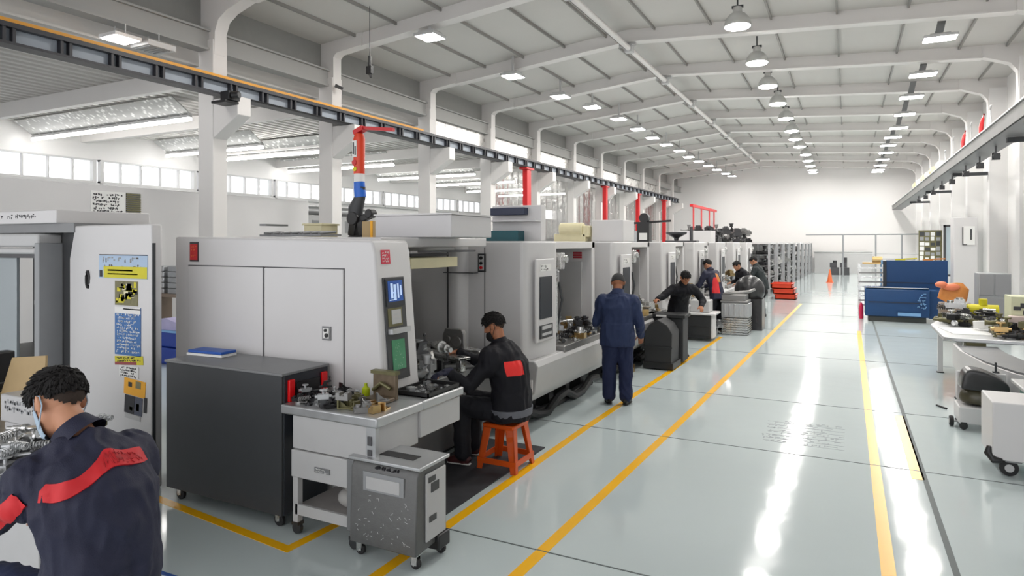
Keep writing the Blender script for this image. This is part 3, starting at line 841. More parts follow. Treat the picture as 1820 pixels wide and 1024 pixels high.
single('floor_line', strip([(0.235, 2.0), (0.24, 10), (0.26, 17.6)], 0.085), M['yellow'], 'pale yellow line on the right of the aisle under the lamp glare', 'floor line')
single('floor_line', strip([(0.565, 6.8), (0.565, 9.2)], 0.10), M['yellow'], 'short yellow dash beside the dark floor joint', 'floor line')
mb = MB()
cw = 0.0375   # one mitred corner piece
O_ = [(-5.1, 3.412), (-3.375, 3.24), (-3.335, 3.95)]; I_ = [(-5.1, 3.487), (-3.45, 3.322), (-3.41, 3.95)]
vs = [Vector((x, y, z)) for z in (0, 0.002) for (x, y) in O_ + I_]
mb.add(vs, [(6, 7, 10, 9), (7, 8, 11, 10), (0, 3, 4, 1), (1, 4, 5, 2), (0, 1, 7, 6), (1, 2, 8, 7), (3, 9, 10, 4), (4, 10, 11, 5), (0, 6, 9, 3), (2, 5, 11, 8)])
single('floor_line', mb, M['yellow'], 'yellow corner line on the floor in front of the dark cabinet', 'floor line')
single('floor_line', strip([(-4.6, 2.66), (-3.5, 2.69)], 0.03), M['blueline'], 'thin blue floor line behind the worker with the red back stripe', 'floor line')

# walls
W = M['wall']
e = MB().box((XW - 0.3, YEND, 0), (XR + 0.3, YEND + 0.25, 8.2))
struct('wall_end', e, W)
struct('trim_2', MB().box((-6, YEND - 0.06, 1.0), (XR, YEND, 1.12)).box((-6, YEND - 0.03, 0), (XR, YEND, 0.98)), mat('end_wall_dado', (0.70, 0.70, 0.70), 0.5))
r_ = MB()
r_.box((XR, -6, 0), (XR + 0.25, YEND, 8.0))
for y in [1.3, 9.07, 16.72, 20.55, 24.46, 28.49, 32.3, 36.2, 40.1, 44.0, 47.9]: r_.box((XR - 0.45, y - 0.22, 0), (XR, y + 0.22, roofz(XR)))
struct('wall_right', r_, W)
# left wall of the side hall: parapet, window band, lintel
z0, z1 = 4.08, 4.85
struct('wall_left', MB().box((XW - 0.25, -6, 0), (XW, YEND, z0)).box((XW - 0.25, -6, z1), (XW, YEND, 6.3)), W)
ny = 0
yy = -5.6
while yy < 46:
    ny += 1
    y2 = yy + 3.6
    root = bpy.data.objects.new('window_%d' % ny, None); COL.objects.link(root); root.location = (XW - 0.1, yy, z0); root['kind'] = 'structure'
    f = MB()
    f.box((XW - 0.14, yy, z0), (XW + 0.02, y2, z0 + 0.06)).box((XW - 0.14, yy, z1 - 0.05), (XW + 0.02, y2, z1))
    f.box((XW - 0.14, yy, z0), (XW + 0.03, yy + 0.12, z1)).box((XW - 0.14, y2 - 0.12, z0), (XW + 0.03, y2, z1))
    for k in range(1, 5): f.box((XW - 0.12, yy + 0.72 * k - 0.02, z0), (XW, yy + 0.72 * k + 0.02, z1))
    part('window_frame', f, M['winframe'], root)
    part('pane', MB().box((XW - 0.11, yy, z0), (XW - 0.1, y2, z1)), M['glass'], root)
    part('window_sill', MB().box((XW - 0.05, yy, z0 - 0.08), (XW + 0.16, y2, z0 - 0.02)), M['winframe'], root)
    yy += 3.72

# main roof: sheets, purlins, frames
c_ = MB()
XL = XC - 0.3
c_.prism([(XL, roofz(XL) + 0.30), (-5.1, 7.70), (XR + 0.2, roofz(XR + 0.2) + 0.30), (XR + 0.2, roofz(XR + 0.2) + 0.5), (-5.1, 7.9), (XL, roofz(XL) + 0.5)], 'Y', -6, YEND)
ceil_o = struct('ceiling', c_, M['ceil'])
npur = 0
for i in range(-1, 13):
    ya = -2.6 if i < 0 else BEAMY[min(i, 11)]
    yb = BEAMY[0] if i < 0 else (BEAMY[i + 1] if i + 1 < len(BEAMY) else YEND)
    if yb <= ya or i > 11: continue
    p_ = MB()
    for x in (-10.6, -9.4, -8.15, -6.9, -5.7, -4.4, -3.0, -1.6, -0.2, 1.2, 2.6, 3.6):
        z = roofz(x) + 0.30
        p_.box((x - 0.02, ya, z - 0.075), (x + 0.02, yb, z - 0.002))
    npur += 1
    struct('roof_purlin_beam', p_, M['purlin'])
for i, y in enumerate(BEAMY + [-2.6]):
    b = MB()
    dep = 0.30
    def seg(x0, za, x1, zb, t=dep):
        b.prism([(x0, za), (x1, zb), (x1, zb + t), (x0, za + t)], 'Y', y - 0.10, y + 0.10)
    # haunch on the left column
    top_ = [(XC + 1.1, roofz(XC + 1.1)), (XC + 1.1, roofz(XC + 1.1) + dep), (XC - 0.2, roofz(XC - 0.2) + dep)]
    if y < 10: poly = [(XC - 0.2, 5.9), (XC + 0.205, 5.9), (XC + 0.22, 6.35), (XC + 0.32, 6.58), (XC + 0.55, 6.72)] + top_
    else: poly = [(XC - 0.2, 5.9), (XC + 0.205, 5.9), (XC + 0.205, 6.70), (XC + 0.30, 6.79)] + top_
    b.prism(poly, 'Y', y - 0.14, y + 0.14)
    seg(XC + 1.1, roofz(XC + 1.1), -5.1, 7.40); seg(-5.1, 7.40, XR - 1.2, roofz(XR - 1.2))
    poly = [(XR - 1.2, roofz(XR - 1.2)), (XR - 0.62, 6.66), (XR - 0.47, 6.45), (XR - 0.45, 5.8), (XR, 5.8), (XR, roofz(XR) + dep), (XR - 1.2, roofz(XR - 1.2) + dep)]
    b.prism(poly, 'Y', y - 0.14, y + 0.14)
    # bottom flange
    for (x0, za, x1, zb) in ((XC + 1.1, roofz(XC + 1.1), -5.1, 7.40), (-5.1, 7.40, XR - 1.2, roofz(XR - 1.2))):
        b.prism([(x0, za - 0.03), (x1, zb - 0.03), (x1, zb), (x0, za)], 'Y', y - 0.15, y + 0.15)
    struct('roof_beam', b, M['beam'])
for i, y in enumerate(COLY):
    c = MB()
    c.box((XC - 0.24, y - 0.17, 0), (XC + 0.2, y + 0.17, 6.2))
    c.prism([(XC + 0.2, 4.2), (XC + 0.2, 4.98), (XC + 0.9, 4.98), (XC + 0.9, 4.62)], 'Y', y - 0.16, y + 0.16)
    struct('column', c, M['beam'], bevel=0.012)
# eave beams between the columns and the small gutter strips above them
eb = MB()
eb.box((XC - 0.16, -6, 6.02), (XC + 0.04, YEND, 6.36)).box((XC - 0.22, -6, 5.98), (XC + 0.10, YEND, 6.02)).box((XC - 0.22, -6, 6.36), (XC + 0.10, YEND, 6.40))
struct('eave_beam', eb, mat('eave_beam_shade_grey', (0.31, 0.31, 0.30), 0.5))  # beam grey darkened to hold the shade along the eave
struct('wall_clerestory', MB().box((XC - 0.28, -6, 6.40), (XC - 0.20, YEND, 7.07)), mat('clerestory_shade_panel', (0.25, 0.25, 0.24), 0.55, var=0.06))  # added closing panel, its dark grey painting the shadow above the eave beam
# side hall roof: corrugated underside
sc_ = MB()
zz = 5.72; prof = []
x = XW - 0.2
while x < XC - 0.5:
    prof += [(x, zz), (x + 0.14, zz), (x + 0.17, zz + 0.06), (x + 0.30, zz + 0.06)]
    x += 0.33
top = [(prof[-1][0], zz + 0.5), (prof[0][0], zz + 0.5)]
sc_.prism(prof + top, 'Y', -6, YEND)
struct('ceiling_side', sc_, M['ceil'], smooth=0)
# tie girders of the side hall
tg = 0
for y in COLY + [5.2]:
    g = MB()
    g.box((XW, y - 0.08, 5.35), (XC - 0.2, y + 0.08, 5.72))
    struct('side_roof_beam', g, M['beam'])
# ridge pipe with clamps
rp = thing('ridge_pipe', 'long pale pipe under the roof ridge with clamp brackets', 'pipe', (-5.1, 2.0, 7.2))
part('pipe_run', MB().cyl((-5.1, 1.0, 7.22), (-5.1, 44.5, 7.22), 0.07, n=14), M['beam'], rp)
part('conduit', MB().cyl((-5.22, 1.0, 7.27), (-5.22, 44.5, 7.27), 0.035, n=10), M['dark'], rp, label='dark conduit beside the pipe')
for y in BEAMY[:-1]:
    c = MB(); c.box((-5.36, y - 0.07, 7.30), (-4.9, y + 0.07, 7.36)).box((-5.2, y - 0.10, 7.12), (-5.0, y + 0.10, 7.31)).cyl((-5.34, y - 0.1, 7.26), (-4.88, y - 0.1, 7.26), 0.02, n=8)
    part('clamp', c, M['light'], rp)
# ------------------------------------------------------------------ lamps
LEFT = [(-8.3, 8.6), (-8.48, 12.43), (-8.40, 16.43), (-8.2, 19.4), (-7.85, 21.4), (-7.7, 23.9), (-7.7, 26.4), (-7.75, 28.9), (-7.7, 31.2), (-7.6, 33.6), (-7.7, 36.2), (-7.6, 38.4), (-7.5, 40.8), (-7.45, 43.4), (-7.3, 46.0), (-7.2, 47.9)]
MID = [(-2.10, 7.6), (-2.10, 11.2), (-2.11, 14.85), (-2.09, 18.1), (-2.11, 20.95), (-2.08, 23.75), (-2.05, 26.7), (-2.06, 29.8), (-2.08, 32.2), (-2.05, 34.8), (-1.95, 38.1), (-1.98, 41.0), (-1.98, 43.8), (-1.98, 46.4), (-1.98, 47.9)]
RIGHT = [(1.85, 10.2), (1.85, 13.8), (1.85, 17.33), (1.84, 20.87), (1.80, 23.9), (1.83, 27.0), (1.83, 30.05), (1.77, 32.6), (1.72, 35.2), (1.77, 38.0), (1.75, 41.0), (1.75, 44.0), (1.75, 46.6), (1.75, 47.9)]

def lamp_label(row, i, n, what):
    skip = {'left': 1, 'middle': 2, 'right': 2}[row]      # lamps before the first one in view
    if i < skip: return f'{ORD[skip - 1 - i]} {what} of the {row} roof row before the view begins'
    i -= skip; n -= skip
    if i >= n - 2: pos = ('last' if i == n - 1 else 'last but one') 
    else: pos = ORD[i]
    return f'{pos} lit {what} of the {row} roof row, counting away'
def lens_poly(w, l, n=None):
    return [(-w/2, -l/2), (w/2, -l/2), (w/2, l/2), (-w/2, l/2)]
# left row: shallow square floodlights under the frames
pl_ = thing('hanging_lamp', '', 'lamp', (0, 0, 0), 0, 'left row of roof lamps')
part('lamp_housing', MB().box((-0.27, -0.27, 0.0), (0.27, 0.27, 0.07)).box((-0.2, -0.2, 0.07), (0.2, 0.2, 0.13)).box((-0.03, -0.03, 0.13), (0.03, 0.03, 0.6)), M['light'], pl_, bevel=0.01, world=False)
part('lamp_lens', MB().add([(-0.235, -0.235, -0.012), (0.235, -0.235, -0.012), (0.235, 0.235, -0.012), (-0.235, 0.235, -0.012), (-0.245, -0.245, 0.0), (0.245, -0.245, 0.0), (0.245, 0.245, 0.0), (-0.245, 0.245, 0.0)], [(0,3,2,1), (0,1,5,4), (1,2,6,5), (2,3,7,6), (3,0,4,7)]), M['lamp'], pl_, world=False, label='glowing lens')
# middle row: bell shaped high-bay lamps
pm_ = thing('hanging_bell_lamp', '', 'lamp', (0, 0, 0), 0, 'middle row of bell lamps')
part('reflector', MB().lathe([(0.28, 0.0), (0.285, 0.02), (0.25, 0.16), (0.16, 0.27), (0.10, 0.30), (0.09, 0.42), (0.04, 0.44)], n=24), mat('spun_aluminium', (0.62, 0.62, 0.61), 0.35, metal=0.6), pm_, world=False)
part('lamp_lens', MB().lathe([(0.265, 0.002), (0.25, -0.02), (0.13, -0.05), (0.01, -0.06)], n=20), M['lamp'], pm_, world=False, label='glowing lens')
part('hanger', MB().cyl((0, 0, 0.42), (0, 0, 0.78), 0.018, n=8).box((-0.06, -0.03, 0.74), (0.06, 0.03, 0.80)).box((-0.12, -0.02, 0.40), (0.12, 0.02, 0.46)), M['dark'], pm_, world=False)
# right row: rectangular floodlights on dark bracket plates
pr_ = thing('hanging_flood_lamp', '', 'lamp', (0, 0, 0), 0, 'right row of flood lamps')
part('lamp_housing', MB().box((-0.33, -0.22, 0.0), (0.33, 0.22, 0.06)).box((-0.2, -0.12, 0.06), (0.2, 0.12, 0.11)), M['light'], pr_, bevel=0.012, world=False)
part('lamp_lens', MB().add([(-0.30, -0.19, -0.012), (0.30, -0.19, -0.012), (0.30, 0.19, -0.012), (-0.30, 0.19, -0.012), (-0.31, -0.2, 0.0), (0.31, -0.2, 0.0), (0.31, 0.2, 0.0), (-0.31, 0.2, 0.0)], [(0,3,2,1), (0,1,5,4), (1,2,6,5), (2,3,7,6), (3,0,4,7)]), M['lamp'], pr_, world=False, label='glowing lens')
part('bracket_plate', MB().add([(-0.10, 0.02, 0.11), (0.06, 0.02, 0.11), (0.14, 0.02, 0.5), (-0.02, 0.02, 0.5), (-0.10, 0.05, 0.11), (0.06, 0.05, 0.11), (0.14, 0.05, 0.5), (-0.02, 0.05, 0.5)], [(0,1,2,3), (4,7,6,5), (0,4,5,1), (1,5,6,2), (2,6,7,3), (3,7,4,0)]), M['midgrey'], pr_, world=False, label='dark bracket plate')
for proto, rows, nm, z, what in ((pl_, LEFT, 'left', 6.80, 'square lamp'), (pm_, MID, 'middle', 6.80, 'bell lamp'), (pr_, RIGHT, 'right', 6.66, 'rectangular lamp')):
    for i, (x, y) in enumerate(rows):
        lb = lamp_label(nm, i, len(rows), what)
        zz = z
        if i == 0: proto.location = (x, y, zz); proto['label'] = lb
        else: dup(proto, (x, y, zz), label=lb)

# ------------------------------------------------------------------ crane rails
def rail(x, y0, y1, zb, zt, label, webs=True):
    r = thing('crane_rail', label, 'crane rail', (x, y0, zb))
    part('top_flange', MB().box((x - 0.16, y0, zt - 0.05), (x + 0.13, y1, zt)), M['raildark'], r)
    return r
rl = thing('crane_rail', 'long dark crane rail with grey web panels carried by the white columns', 'crane rail', (-10.9, -3, 4.98))
x = -10.9; y0, y1 = -3.0, 47.5
part('running_strip', MB().box((x - 0.12, y0, 5.30), (x + 0.10, 15.5, 5.36)), M['railorange'], rl, label='orange painted top strip')
part('top_flange', MB().box((x - 0.15, y0, 5.23), (x + 0.13, y1, 5.30)), M['raildark'], rl)
part('bottom_flange', MB().box((x - 0.15, y0, 4.98), (x + 0.13, y1, 5.02)), M['raildark'], rl)
web_=(MB().box((x - 0.02, y0, 5.02), (x + 0.02, y1, 5.23)))
st = web_.m(1); y = y0 + 0.2; k = 0
while y < y1 - 0.2:
    for dy in (0.0, 0.13):
        st.box((x + 0.02, y + dy, 5.02), (x + 0.11, y + dy + 0.045, 5.23))
    y += 0.78
part('web', st, [M['railweb'], M['raildark']], rl, label='pale grey web panel with dark stiffeners')
cb = MB().cyl((x + 0.145, 9.3, 5.0), (x + 0.145, 30, 5.0), 0.02, n=6)
part('cable', cb, M['black'], rl)
# black drive box on the first corbel
single('rail_motor', MB().box((-10.74, 8.62, 4.85), (-10.50, 8.88, 5.02)).cyl((-10.5, 8.7, 4.94), (-10.36, 8.75, 4.94), 0.07, n=14).box((-10.95, 8.58, 4.80), (-10.55, 8.9, 4.85)), M['black'], 'black motor box at the rail beside the nearest column', 'motor', bevel=0.01)
# red posts under the rail
for i, (y, wd, lb) in enumerate(((22.5, 0.34, 'wide red post under the rail beside the far columns'), (31.6, 0.24, 'second red post under the rail, left of the black gauge head'), (37.4, 0.26, 'third red post from the left under the crane rail'), (43.6, 0.26, 'fourth red post from the left under the crane rail'))):
    single('rail_post', MB().box((x - 0.1, y - wd / 2, 0), (x + 0.1, y + wd / 2, 4.975)).box((x - 0.16, y - wd, 4.90), (x + 0.16, y + wd, 4.975)), M['red'], lb, 'post', bevel=0.01)
# red frame at the far end of the rail
fr = thing('red_gantry', 'red open gantry frame beyond the end of the crane rail', 'gantry', (-8.2, 46.0, 0))
gx = -8.6
part('top_beam', MB().box((gx - 0.1, 41.2, 4.36), (gx + 0.1, 49.6, 4.52)), M['red'], fr)
for y in (41.5, 44.0, 46.8, 48.6): part('leg', MB().box((gx + 0.05, y - 0.13, 0), (gx + 0.1, y + 0.13, 4.36)), M['red'], fr)
part('lower_beam', MB().box((gx - 0.06, 43.2, 2.62), (gx + 0.06, 48.6, 2.76)), M['red'], fr)
# right rail
rr = thing('service_rail', 'dark service rail along the right wall near the roof', 'crane rail', (2.95, 10, 4.36))
x = 2.95; ZR = 4.36 - 5.42
part('tray', MB().box((x - 0.22, 8, (5.36 + ZR)), (x + 0.3, 50.6, (5.42 + ZR))), M['midgrey'], rr)
part('side_plate', MB().box((x - 0.24, 8, (5.36 + ZR)), (x - 0.20, 50.6, (5.62 + ZR))), mat('rail_side_grey', (0.13, 0.13, 0.127), 0.5, var=0.25, vscale=2), rr)
part('top_shelf', MB().box((x - 0.27, 8, (5.63 + ZR)), (x + 0.12, 50.6, (5.66 + ZR))), M['light'], rr)
for y in (9.07, 16.72, 24.46, 32.3, 40.1): part('bracket', MB().bar((x, y, (5.29 + ZR)), (XR - 0.46, y, (5.29 + ZR)), 0.12, 0.1), M['dark'], rr)
RN = random.Random(3)
red_i = 0
for i, y in enumerate((17.4, 18.6, 19.9, 21.3, 23.0, 24.8)):
    mb = MB(); hh = RN.uniform(0.3, 0.5)
    if i in (1, 3):
        mb.loft([(x -0.15, y, (5.661 + ZR)), (x -0.15, y + 0.03, (5.661 + ZR) + hh * 0.5), (x -0.11, y + 0.1, (5.661 + ZR) + hh), (x -0.07, y + 0.16, (5.69 + ZR) + hh * 1.25)], [(0.06, 0.04), (0.08, 0.05), (0.06, 0.04), (0.02, 0.02)], 10)
        single('cable_hook', mb, M['red'], ('red curved hook standing on the right service rail, nearer one', 'red curved hook standing on the right service rail, farther one')[red_i], 'hook', 'red hooks on the service rail'); red_i += 1
    else:
        pts = [(x -0.15, y, (5.661 + ZR))] + [(x -0.15, y + 0.12 * math.sin(a), (5.661 + ZR) + hh * (0.5 + 0.5 * (1 - math.cos(a)) / 1)) for a in (0.4, 1.2, 2.0, 2.8)]
        mb.tube(pts, 0.02); mb.box((x -0.19, y - 0.05, (5.661 + ZR)), (x -0.11, y + 0.05, (5.74 + ZR)))
        single('cable_loop', mb, M['light'], 'pale cable loop standing on the right service rail', 'cable', 'pale cable loops on the service rail')
for i, y in enumerate((26.5, 28.4, 30.0, 31.6, 33.6, 35.4)):
    mb = MB().cyl((x - 0.09, y - 0.25, (5.812 + ZR)), (x - 0.09, y + 0.3, (5.812 + ZR)), 0.15, n=16).lathe([(0.16, 0), (0.16, 0.05)], (x - 0.09, y, (5.815 + ZR)), 16, 'Y')
    single('wrapped_roll', mb, M['cream'] if i % 2 else M['paper'], 'pale wrapped roll lying on the far part of the service rail', 'roll', 'rolls on the service rail')
for i, y in enumerate((18.2, 20.2, 22.4, 25.1, 27.6, 30.2, 33.0, 36.0)):
    mb = MB().cyl((x + 0.06, y, (5.16 + ZR)), (x + 0.06, y, (5.358 + ZR)), 0.02, n=8).cyl((x + 0.06, y - 0.14, (5.12 + ZR)), (x + 0.06, y + 0.16, (5.17 + ZR)), 0.07, n=12).box((x - 0.02, y - 0.05, (5.05 + ZR)), (x + 0.14, y + 0.05, (5.2 + ZR)))
    single('hanging_trolley', mb, M['dsteel'], 'small dark trolley hanging under the right service rail', 'trolley', 'trolleys under the service rail')
# plug hanging from the roof
hp = thing('hanging_plug', 'dark plug hanging on a thin cable from the left roof', 'plug', (-9.2, 11.2, 6.0))
part('cable', MB().cyl((-9.3, 11.3, 6.2), (-9.3, 11.3, 7.29), 0.008, n=6), M['dark'], hp)
part('plug_body', MB().cyl((-9.3, 11.3, 5.95), (-9.3, 11.3, 6.2), 0.035, n=10).box((-9.37, 11.25, 5.80), (-9.23, 11.35, 5.97)).cyl((-9.27, 11.3, 5.72), (-9.27, 11.3, 5.82), 0.03, n=8), M['black'], hp, bevel=0.008)
# little camera on the second column
cm = thing('wall_camera', 'small black camera on the second white column', 'camera', (-11.1, 12.3, 5.9))
part('camera_arm', MB().bar((-11.30, 12.42, 5.98), (-11.14, 12.36, 5.92), 0.03), M['black'], cm)
part('camera_body', MB().bar((-11.2, 12.30, 5.98), (-11.06, 12.42, 5.9), 0.07), M['black'], cm)

# ------------------------------------------------------------------ side hall lights and ducts
def mesh_mat():
    m = bpy.data.materials.new('perforated_reflector'); m.use_nodes = True
    nt = m.node_tree; b = nt.nodes['Principled BSDF']
    tc = nt.nodes.new('ShaderNodeTexCoord'); v = nt.nodes.new('ShaderNodeTexVoronoi'); v.inputs['Scale'].default_value = 7.0
    rp = nt.nodes.new('ShaderNodeValToRGB'); rp.color_ramp.elements[0].position = 0.18; rp.color_ramp.elements[1].position = 0.45
    rp.color_ramp.elements[0].color = (0.92, 0.92, 0.9, 1); rp.color_ramp.elements[1].color = (0.42, 0.42, 0.41, 1)
    nt.links.new(tc.outputs['Object'], v.inputs['Vector']); nt.links.new(v.outputs['Distance'], rp.inputs[0]); nt.links.new(rp.outputs[0], b.inputs['Base Color'])
    b.inputs['Metallic'].default_value = 0.0; b.inputs['Roughness'].default_value = 0.35
    return m
PERF = mesh_mat()
FL = [((-24, 11.2), (-14.6, 10.2), 'first'), ((-21.6, 15.3), (-16.8, 14.6), 'second'), ((-20.9, 16.9), (-15.3, 16.4), 'third'), ((-21.8, 21.0), (-16, 20.5), 'fourth'), ((-20.5, 25.6), (-15, 25.2), 'fifth'), ((-20.5, 29.5), (-15, 29.2), 'sixth'), ((-20.5, 34), (-15, 33.7), 'seventh'), ((-20.5, 38), (-15, 37.8), 'eighth')]
for a, b, o_ in FL:
    xa, xb = max(a[0], XW + 0.3), b[0]
    y = (a[1] + b[1]) / 2 + 0.15
    r = thing('tube_light', f'{o_} long lit tube light under the corrugated side roof, counted from the near end', 'light', ((xa + xb) / 2, y, 5.2), 0, 'side roof tube lights')
    part('lamp_tube', MB().cyl((xa, y, 5.20), (xb, y, 5.20), 0.045, n=10), M['tube'], r, label='glowing tube')
    part('batten', MB().box((xa, y - 0.05, 5.245), (xb, y + 0.05, 5.31)), M['white'], r)
    part('reflector', MB().prism([(y + 0.04, 5.32), (y - 0.50, 5.69), (y - 0.52, 5.67), (y + 0.02, 5.30)], 'X', xa, xb), PERF, r, label='perforated bright reflector sheet')
    for q in (0.15, 0.85): part('hanger', MB().cyl((xa + (xb - xa) * q, y, 5.3), (xa + (xb - xa) * q, y, 5.72), 0.012, n=6), M['light'], r)
# square panel lamp and vent seen above the rail
pnl = thing('hanging_panel_lamp', 'square lit panel lamp hung under the eave beam above the near rail', 'lamp', (-11.5, 7.2, 5.7))
sx, sy = -11.5, 7.15
part('lamp_housing', MB().box((sx - 0.24, sy - 0.24, 5.72), (sx + 0.24, sy + 0.24, 5.78)), M['white'], pnl)
part('lamp_lens', MB().box((sx - 0.21, sy - 0.21, 5.705), (sx + 0.21, sy + 0.21, 5.722)), M['tube'], pnl, label='glowing panel')
for q in (-0.15, 0.15): part('hanger', MB().cyl((sx + q, sy, 5.78), (sx + q, sy, 5.98), 0.012, n=6), M['light'], pnl)
vt = thing('hanging_vent', 'grey slotted air vent hung beside the square panel lamp', 'vent', (-11.5, 7.8, 5.72))
part('vent_housing', MB().box((sx - 0.26, 7.5, 5.70), (sx + 0.26, 8.05, 5.80)), M['light'], vt)
q = MB()
for k in range(5): q.box((sx - 0.22, 7.55 + 0.09 * k, 5.69), (sx + 0.22, 7.60 + 0.09 * k, 5.70))
part('vent_slots', q, M['grey'], vt)
for q in (-0.15, 0.15): part('hanger', MB().cyl((sx + q, 7.78, 5.80), (sx + q, 7.78, 5.98), 0.012, n=6), M['light'], vt)
# clear plastic curtains between the far columns, foil insulation panels above the rail
CURT = []
for i in range(3, 10):
    ya, yb = COLY[i] + 0.2, COLY[i + 1] - 0.2
    mb = MB(); n_ = 20
    vs = []
    for k in range(n_ + 1):
        y = ya + (yb - ya) * k / n_
        xx = XC - 0.05 + 0.05 * math.sin(k * 1.9 + i)
        vs += [(xx, y, 2.3), (xx, y, 4.92), (xx + 0.006, y, 2.3), (xx + 0.006, y, 4.92)]
    fs = []
    for k in range(n_):
        o = 4 * k
        fs += [(o, o + 4, o + 5, o + 1), (o + 2, o + 3, o + 7, o + 6)]
    mb.add(vs, fs)
    single('plastic_curtain', mb, M['film'], f'clear crinkled plastic curtain below the rail, {ORD[i-3]} from the near end', 'curtain', 'clear plastic curtains below the rail')
FOIL = mat('foil_insulation', (0.62, 0.61, 0.59), 0.3, metal=0.7, var=0.35, vscale=5, bump=0.8, bscale=7, rvar=0.15)
for i in range(2, 9):
    ya, yb = COLY[i] + 0.2, COLY[i + 1] - 0.2
    single('foil_panel', MB().box((XC - 0.1, ya, 5.36), (XC - 0.04, yb, 5.98)), FOIL, f'bright foil insulation panel above the rail, {ORD[i-2]} from the near end', 'panel', 'foil panels above the rail')
# ------------------------------------------------------------------ first machine of the row (beside the dark cabinet)
WH, WH2 = M['white'], M['white2']
def caster(name, parent, x, y, r=0.045, zt=0.12, yaw=0.0, world=True):
    c = MB()
    dx, dy = math.cos(yaw), math.sin(yaw)
    c.lathe([(r * 0.8, -0.018), (r, -0.012), (r, 0.012), (r * 0.8, 0.018)], (x, y, r), 14, 'Y')
    w_ = part(name, c, M['rubber'], parent, world=world)
    f = MB()
    f.box((x - 0.02, y - 0.026, r * 0.9), (x + 0.02, y - 0.019, zt)).box((x - 0.02, y + 0.019, r * 0.9), (x + 0.02, y + 0.026, zt)).box((x - 0.03, y - 0.03, zt - 0.012), (x + 0.03, y + 0.03, zt)).cyl((x, y - 0.03, r), (x, y + 0.03, r), 0.008, n=8)
    mt_ = part('caster_fork', f, M['steel'], w_, world=world)
    return w_
m1 = thing('machining_centre', 'nearest large white machining centre with two side doors and red nameplates', 'machine', (-4.4, 4.0, 0))
Y0 = 4.0
ft = lambda z: -3.25 + (2.12 - z) * 0.085     # front edge of the side wall leans out downwards
b = MB()
b.prism([(-5.6, 0.10), (-3.5, 0.10), (-3.5, 0.80), (ft(0.80), 0.80), (ft(2.02) , 2.02), (ft(2.12) - 0.02, 2.12), (-5.6, 2.16)], 'Y', Y0, Y0 + 0.46)
part('body', b, WH, m1, bevel=0.02)
part('rear_housing', MB().box((-5.6, Y0 + 0.46, 0.1), (-4.55, 6.3, 2.16)), WH, m1, bevel=0.02)
part('roof_panel', MB().box((-4.55, Y0 + 0.46, 2.06), (-3.55, 6.3, 2.15)).box((-4.5, Y0 + 0.5, 2.02), (-3.9, 6.2, 2.06)), WH, m1, bevel=0.01)
for (xa, xb) in ((-5.40, -4.44), (-4.42, -3.55)):
    d = MB(); d.box((xa, Y0 - 0.012, 0.5), (xb, Y0 + 0.004, 1.89))
    dd = part('side_door', d, WH, m1, bevel=0.006)
    s_ = MB(); s_.box((xa - 0.007, Y0 - 0.004, 0.5), (xa, Y0, 1.897)).box((xb, Y0 - 0.004, 0.5), (xb + 0.007, Y0, 1.897)).box((xa - 0.007, Y0 - 0.004, 1.89), (xb + 0.007, Y0, 1.898))
    part('door_gap', s_, M['seam'], dd)
l_ = MB(); l_.box((-3.76, Y0 - 0.022, 1.32), (-3.67, Y0 - 0.012, 1.43)).m(1).box((-3.745, Y0 - 0.028, 1.335), (-3.685, Y0 - 0.022, 1.415)).m(2).cyl((-3.715, Y0 - 0.04, 1.40), (-3.715, Y0 - 0.02, 1.40), 0.012, n=10).cyl((-3.705, Y0 - 0.036, 1.36), (-3.705, Y0 - 0.02, 1.36), 0.018, n=10)
part('door_latch', l_, [M['midgrey'], M['paper'], M['black']], m1)
l_ = MB(); l_.box((-5.385, Y0 - 0.006, 1.93), (-5.27, Y0 + 0.004, 2.11)).m(1).box((-5.378, Y0 - 0.009, 1.945), (-5.278, Y0 - 0.006, 2.09)).m(2)
scribble(l_, (-5.36, Y0 - 0.009, 2.08), (1, 0, 0), (0, 0, -1), 0.07, 0.11, 4, 3, stroke=0.2)
part('nameplate', l_, [M['dark'], M['red'], mat('faded_gold_ink', S(226, 116, 60), 0.5)], m1, label='red nameplate with faded marks')
# control console on the aisle face
def on_face(y, z):    # point on the leaning aisle face
    return (ft(z) + 0.001, y, z)
U = Vector((0, 1, 0)); V = Vector((0.085, 0, -1)).normalized(); N = Vector((1, 0, 0.085)).normalized()
def fbox(mb, ya, yb, za, zb, lift, depth):
    c = (Vector(on_face((ya + yb) / 2, za)) + Vector(on_face((ya + yb) / 2, zb))) / 2 + N * (lift + depth / 2)
    return mb.obox(c, ((yb - ya) / 2, abs(zb - za) / 2, depth / 2), U, V, N)
cs = MB(); fbox(cs, 4.06, 4.33, 1.02, 1.83, 0, 0.012)
con = part('control_console', cs, M['bezel'], m1, bevel=0.004, label='dark console panel')
q = MB(); fbox(q, 4.08, 4.31, 1.60, 1.815, 0.012, 0.01)
sc1 = part('screen_frame', q, M['darkside'], m1)
q = MB(); fbox(q, 4.10, 4.285, 1.635, 1.80, 0.022, 0.003)
q.m(1)
for (ya, yb, za, zb) in ((4.13, 4.16, 1.66, 1.78), (4.17, 4.20, 1.65, 1.77), (4.215, 4.235, 1.66, 1.775), (4.11, 4.20, 1.645, 1.652), (4.14, 4.19, 1.70, 1.71), (4.25, 4.27, 1.68, 1.76)): fbox(q, ya, yb, za, zb, 0.025, 0.001)
part('upper_screen', q, [M['screenblue'], mat('screen_white', S(170, 190, 220), 0.3, emit=S(170, 190, 220), es=0.4)], con, label='blue lit display')
q = MB(); fbox(q, 4.09, 4.27, 1.44, 1.585, 0.012, 0.004); q.m(1); fbox(q, 4.13, 4.25, 1.46, 1.57, 0.016, 0.004); q.m(2)
for k in range(3):
    fbox(q, 4.14, 4.24, 1.47 + 0.035 * k, 1.49 + 0.035 * k, 0.02, 0.001)
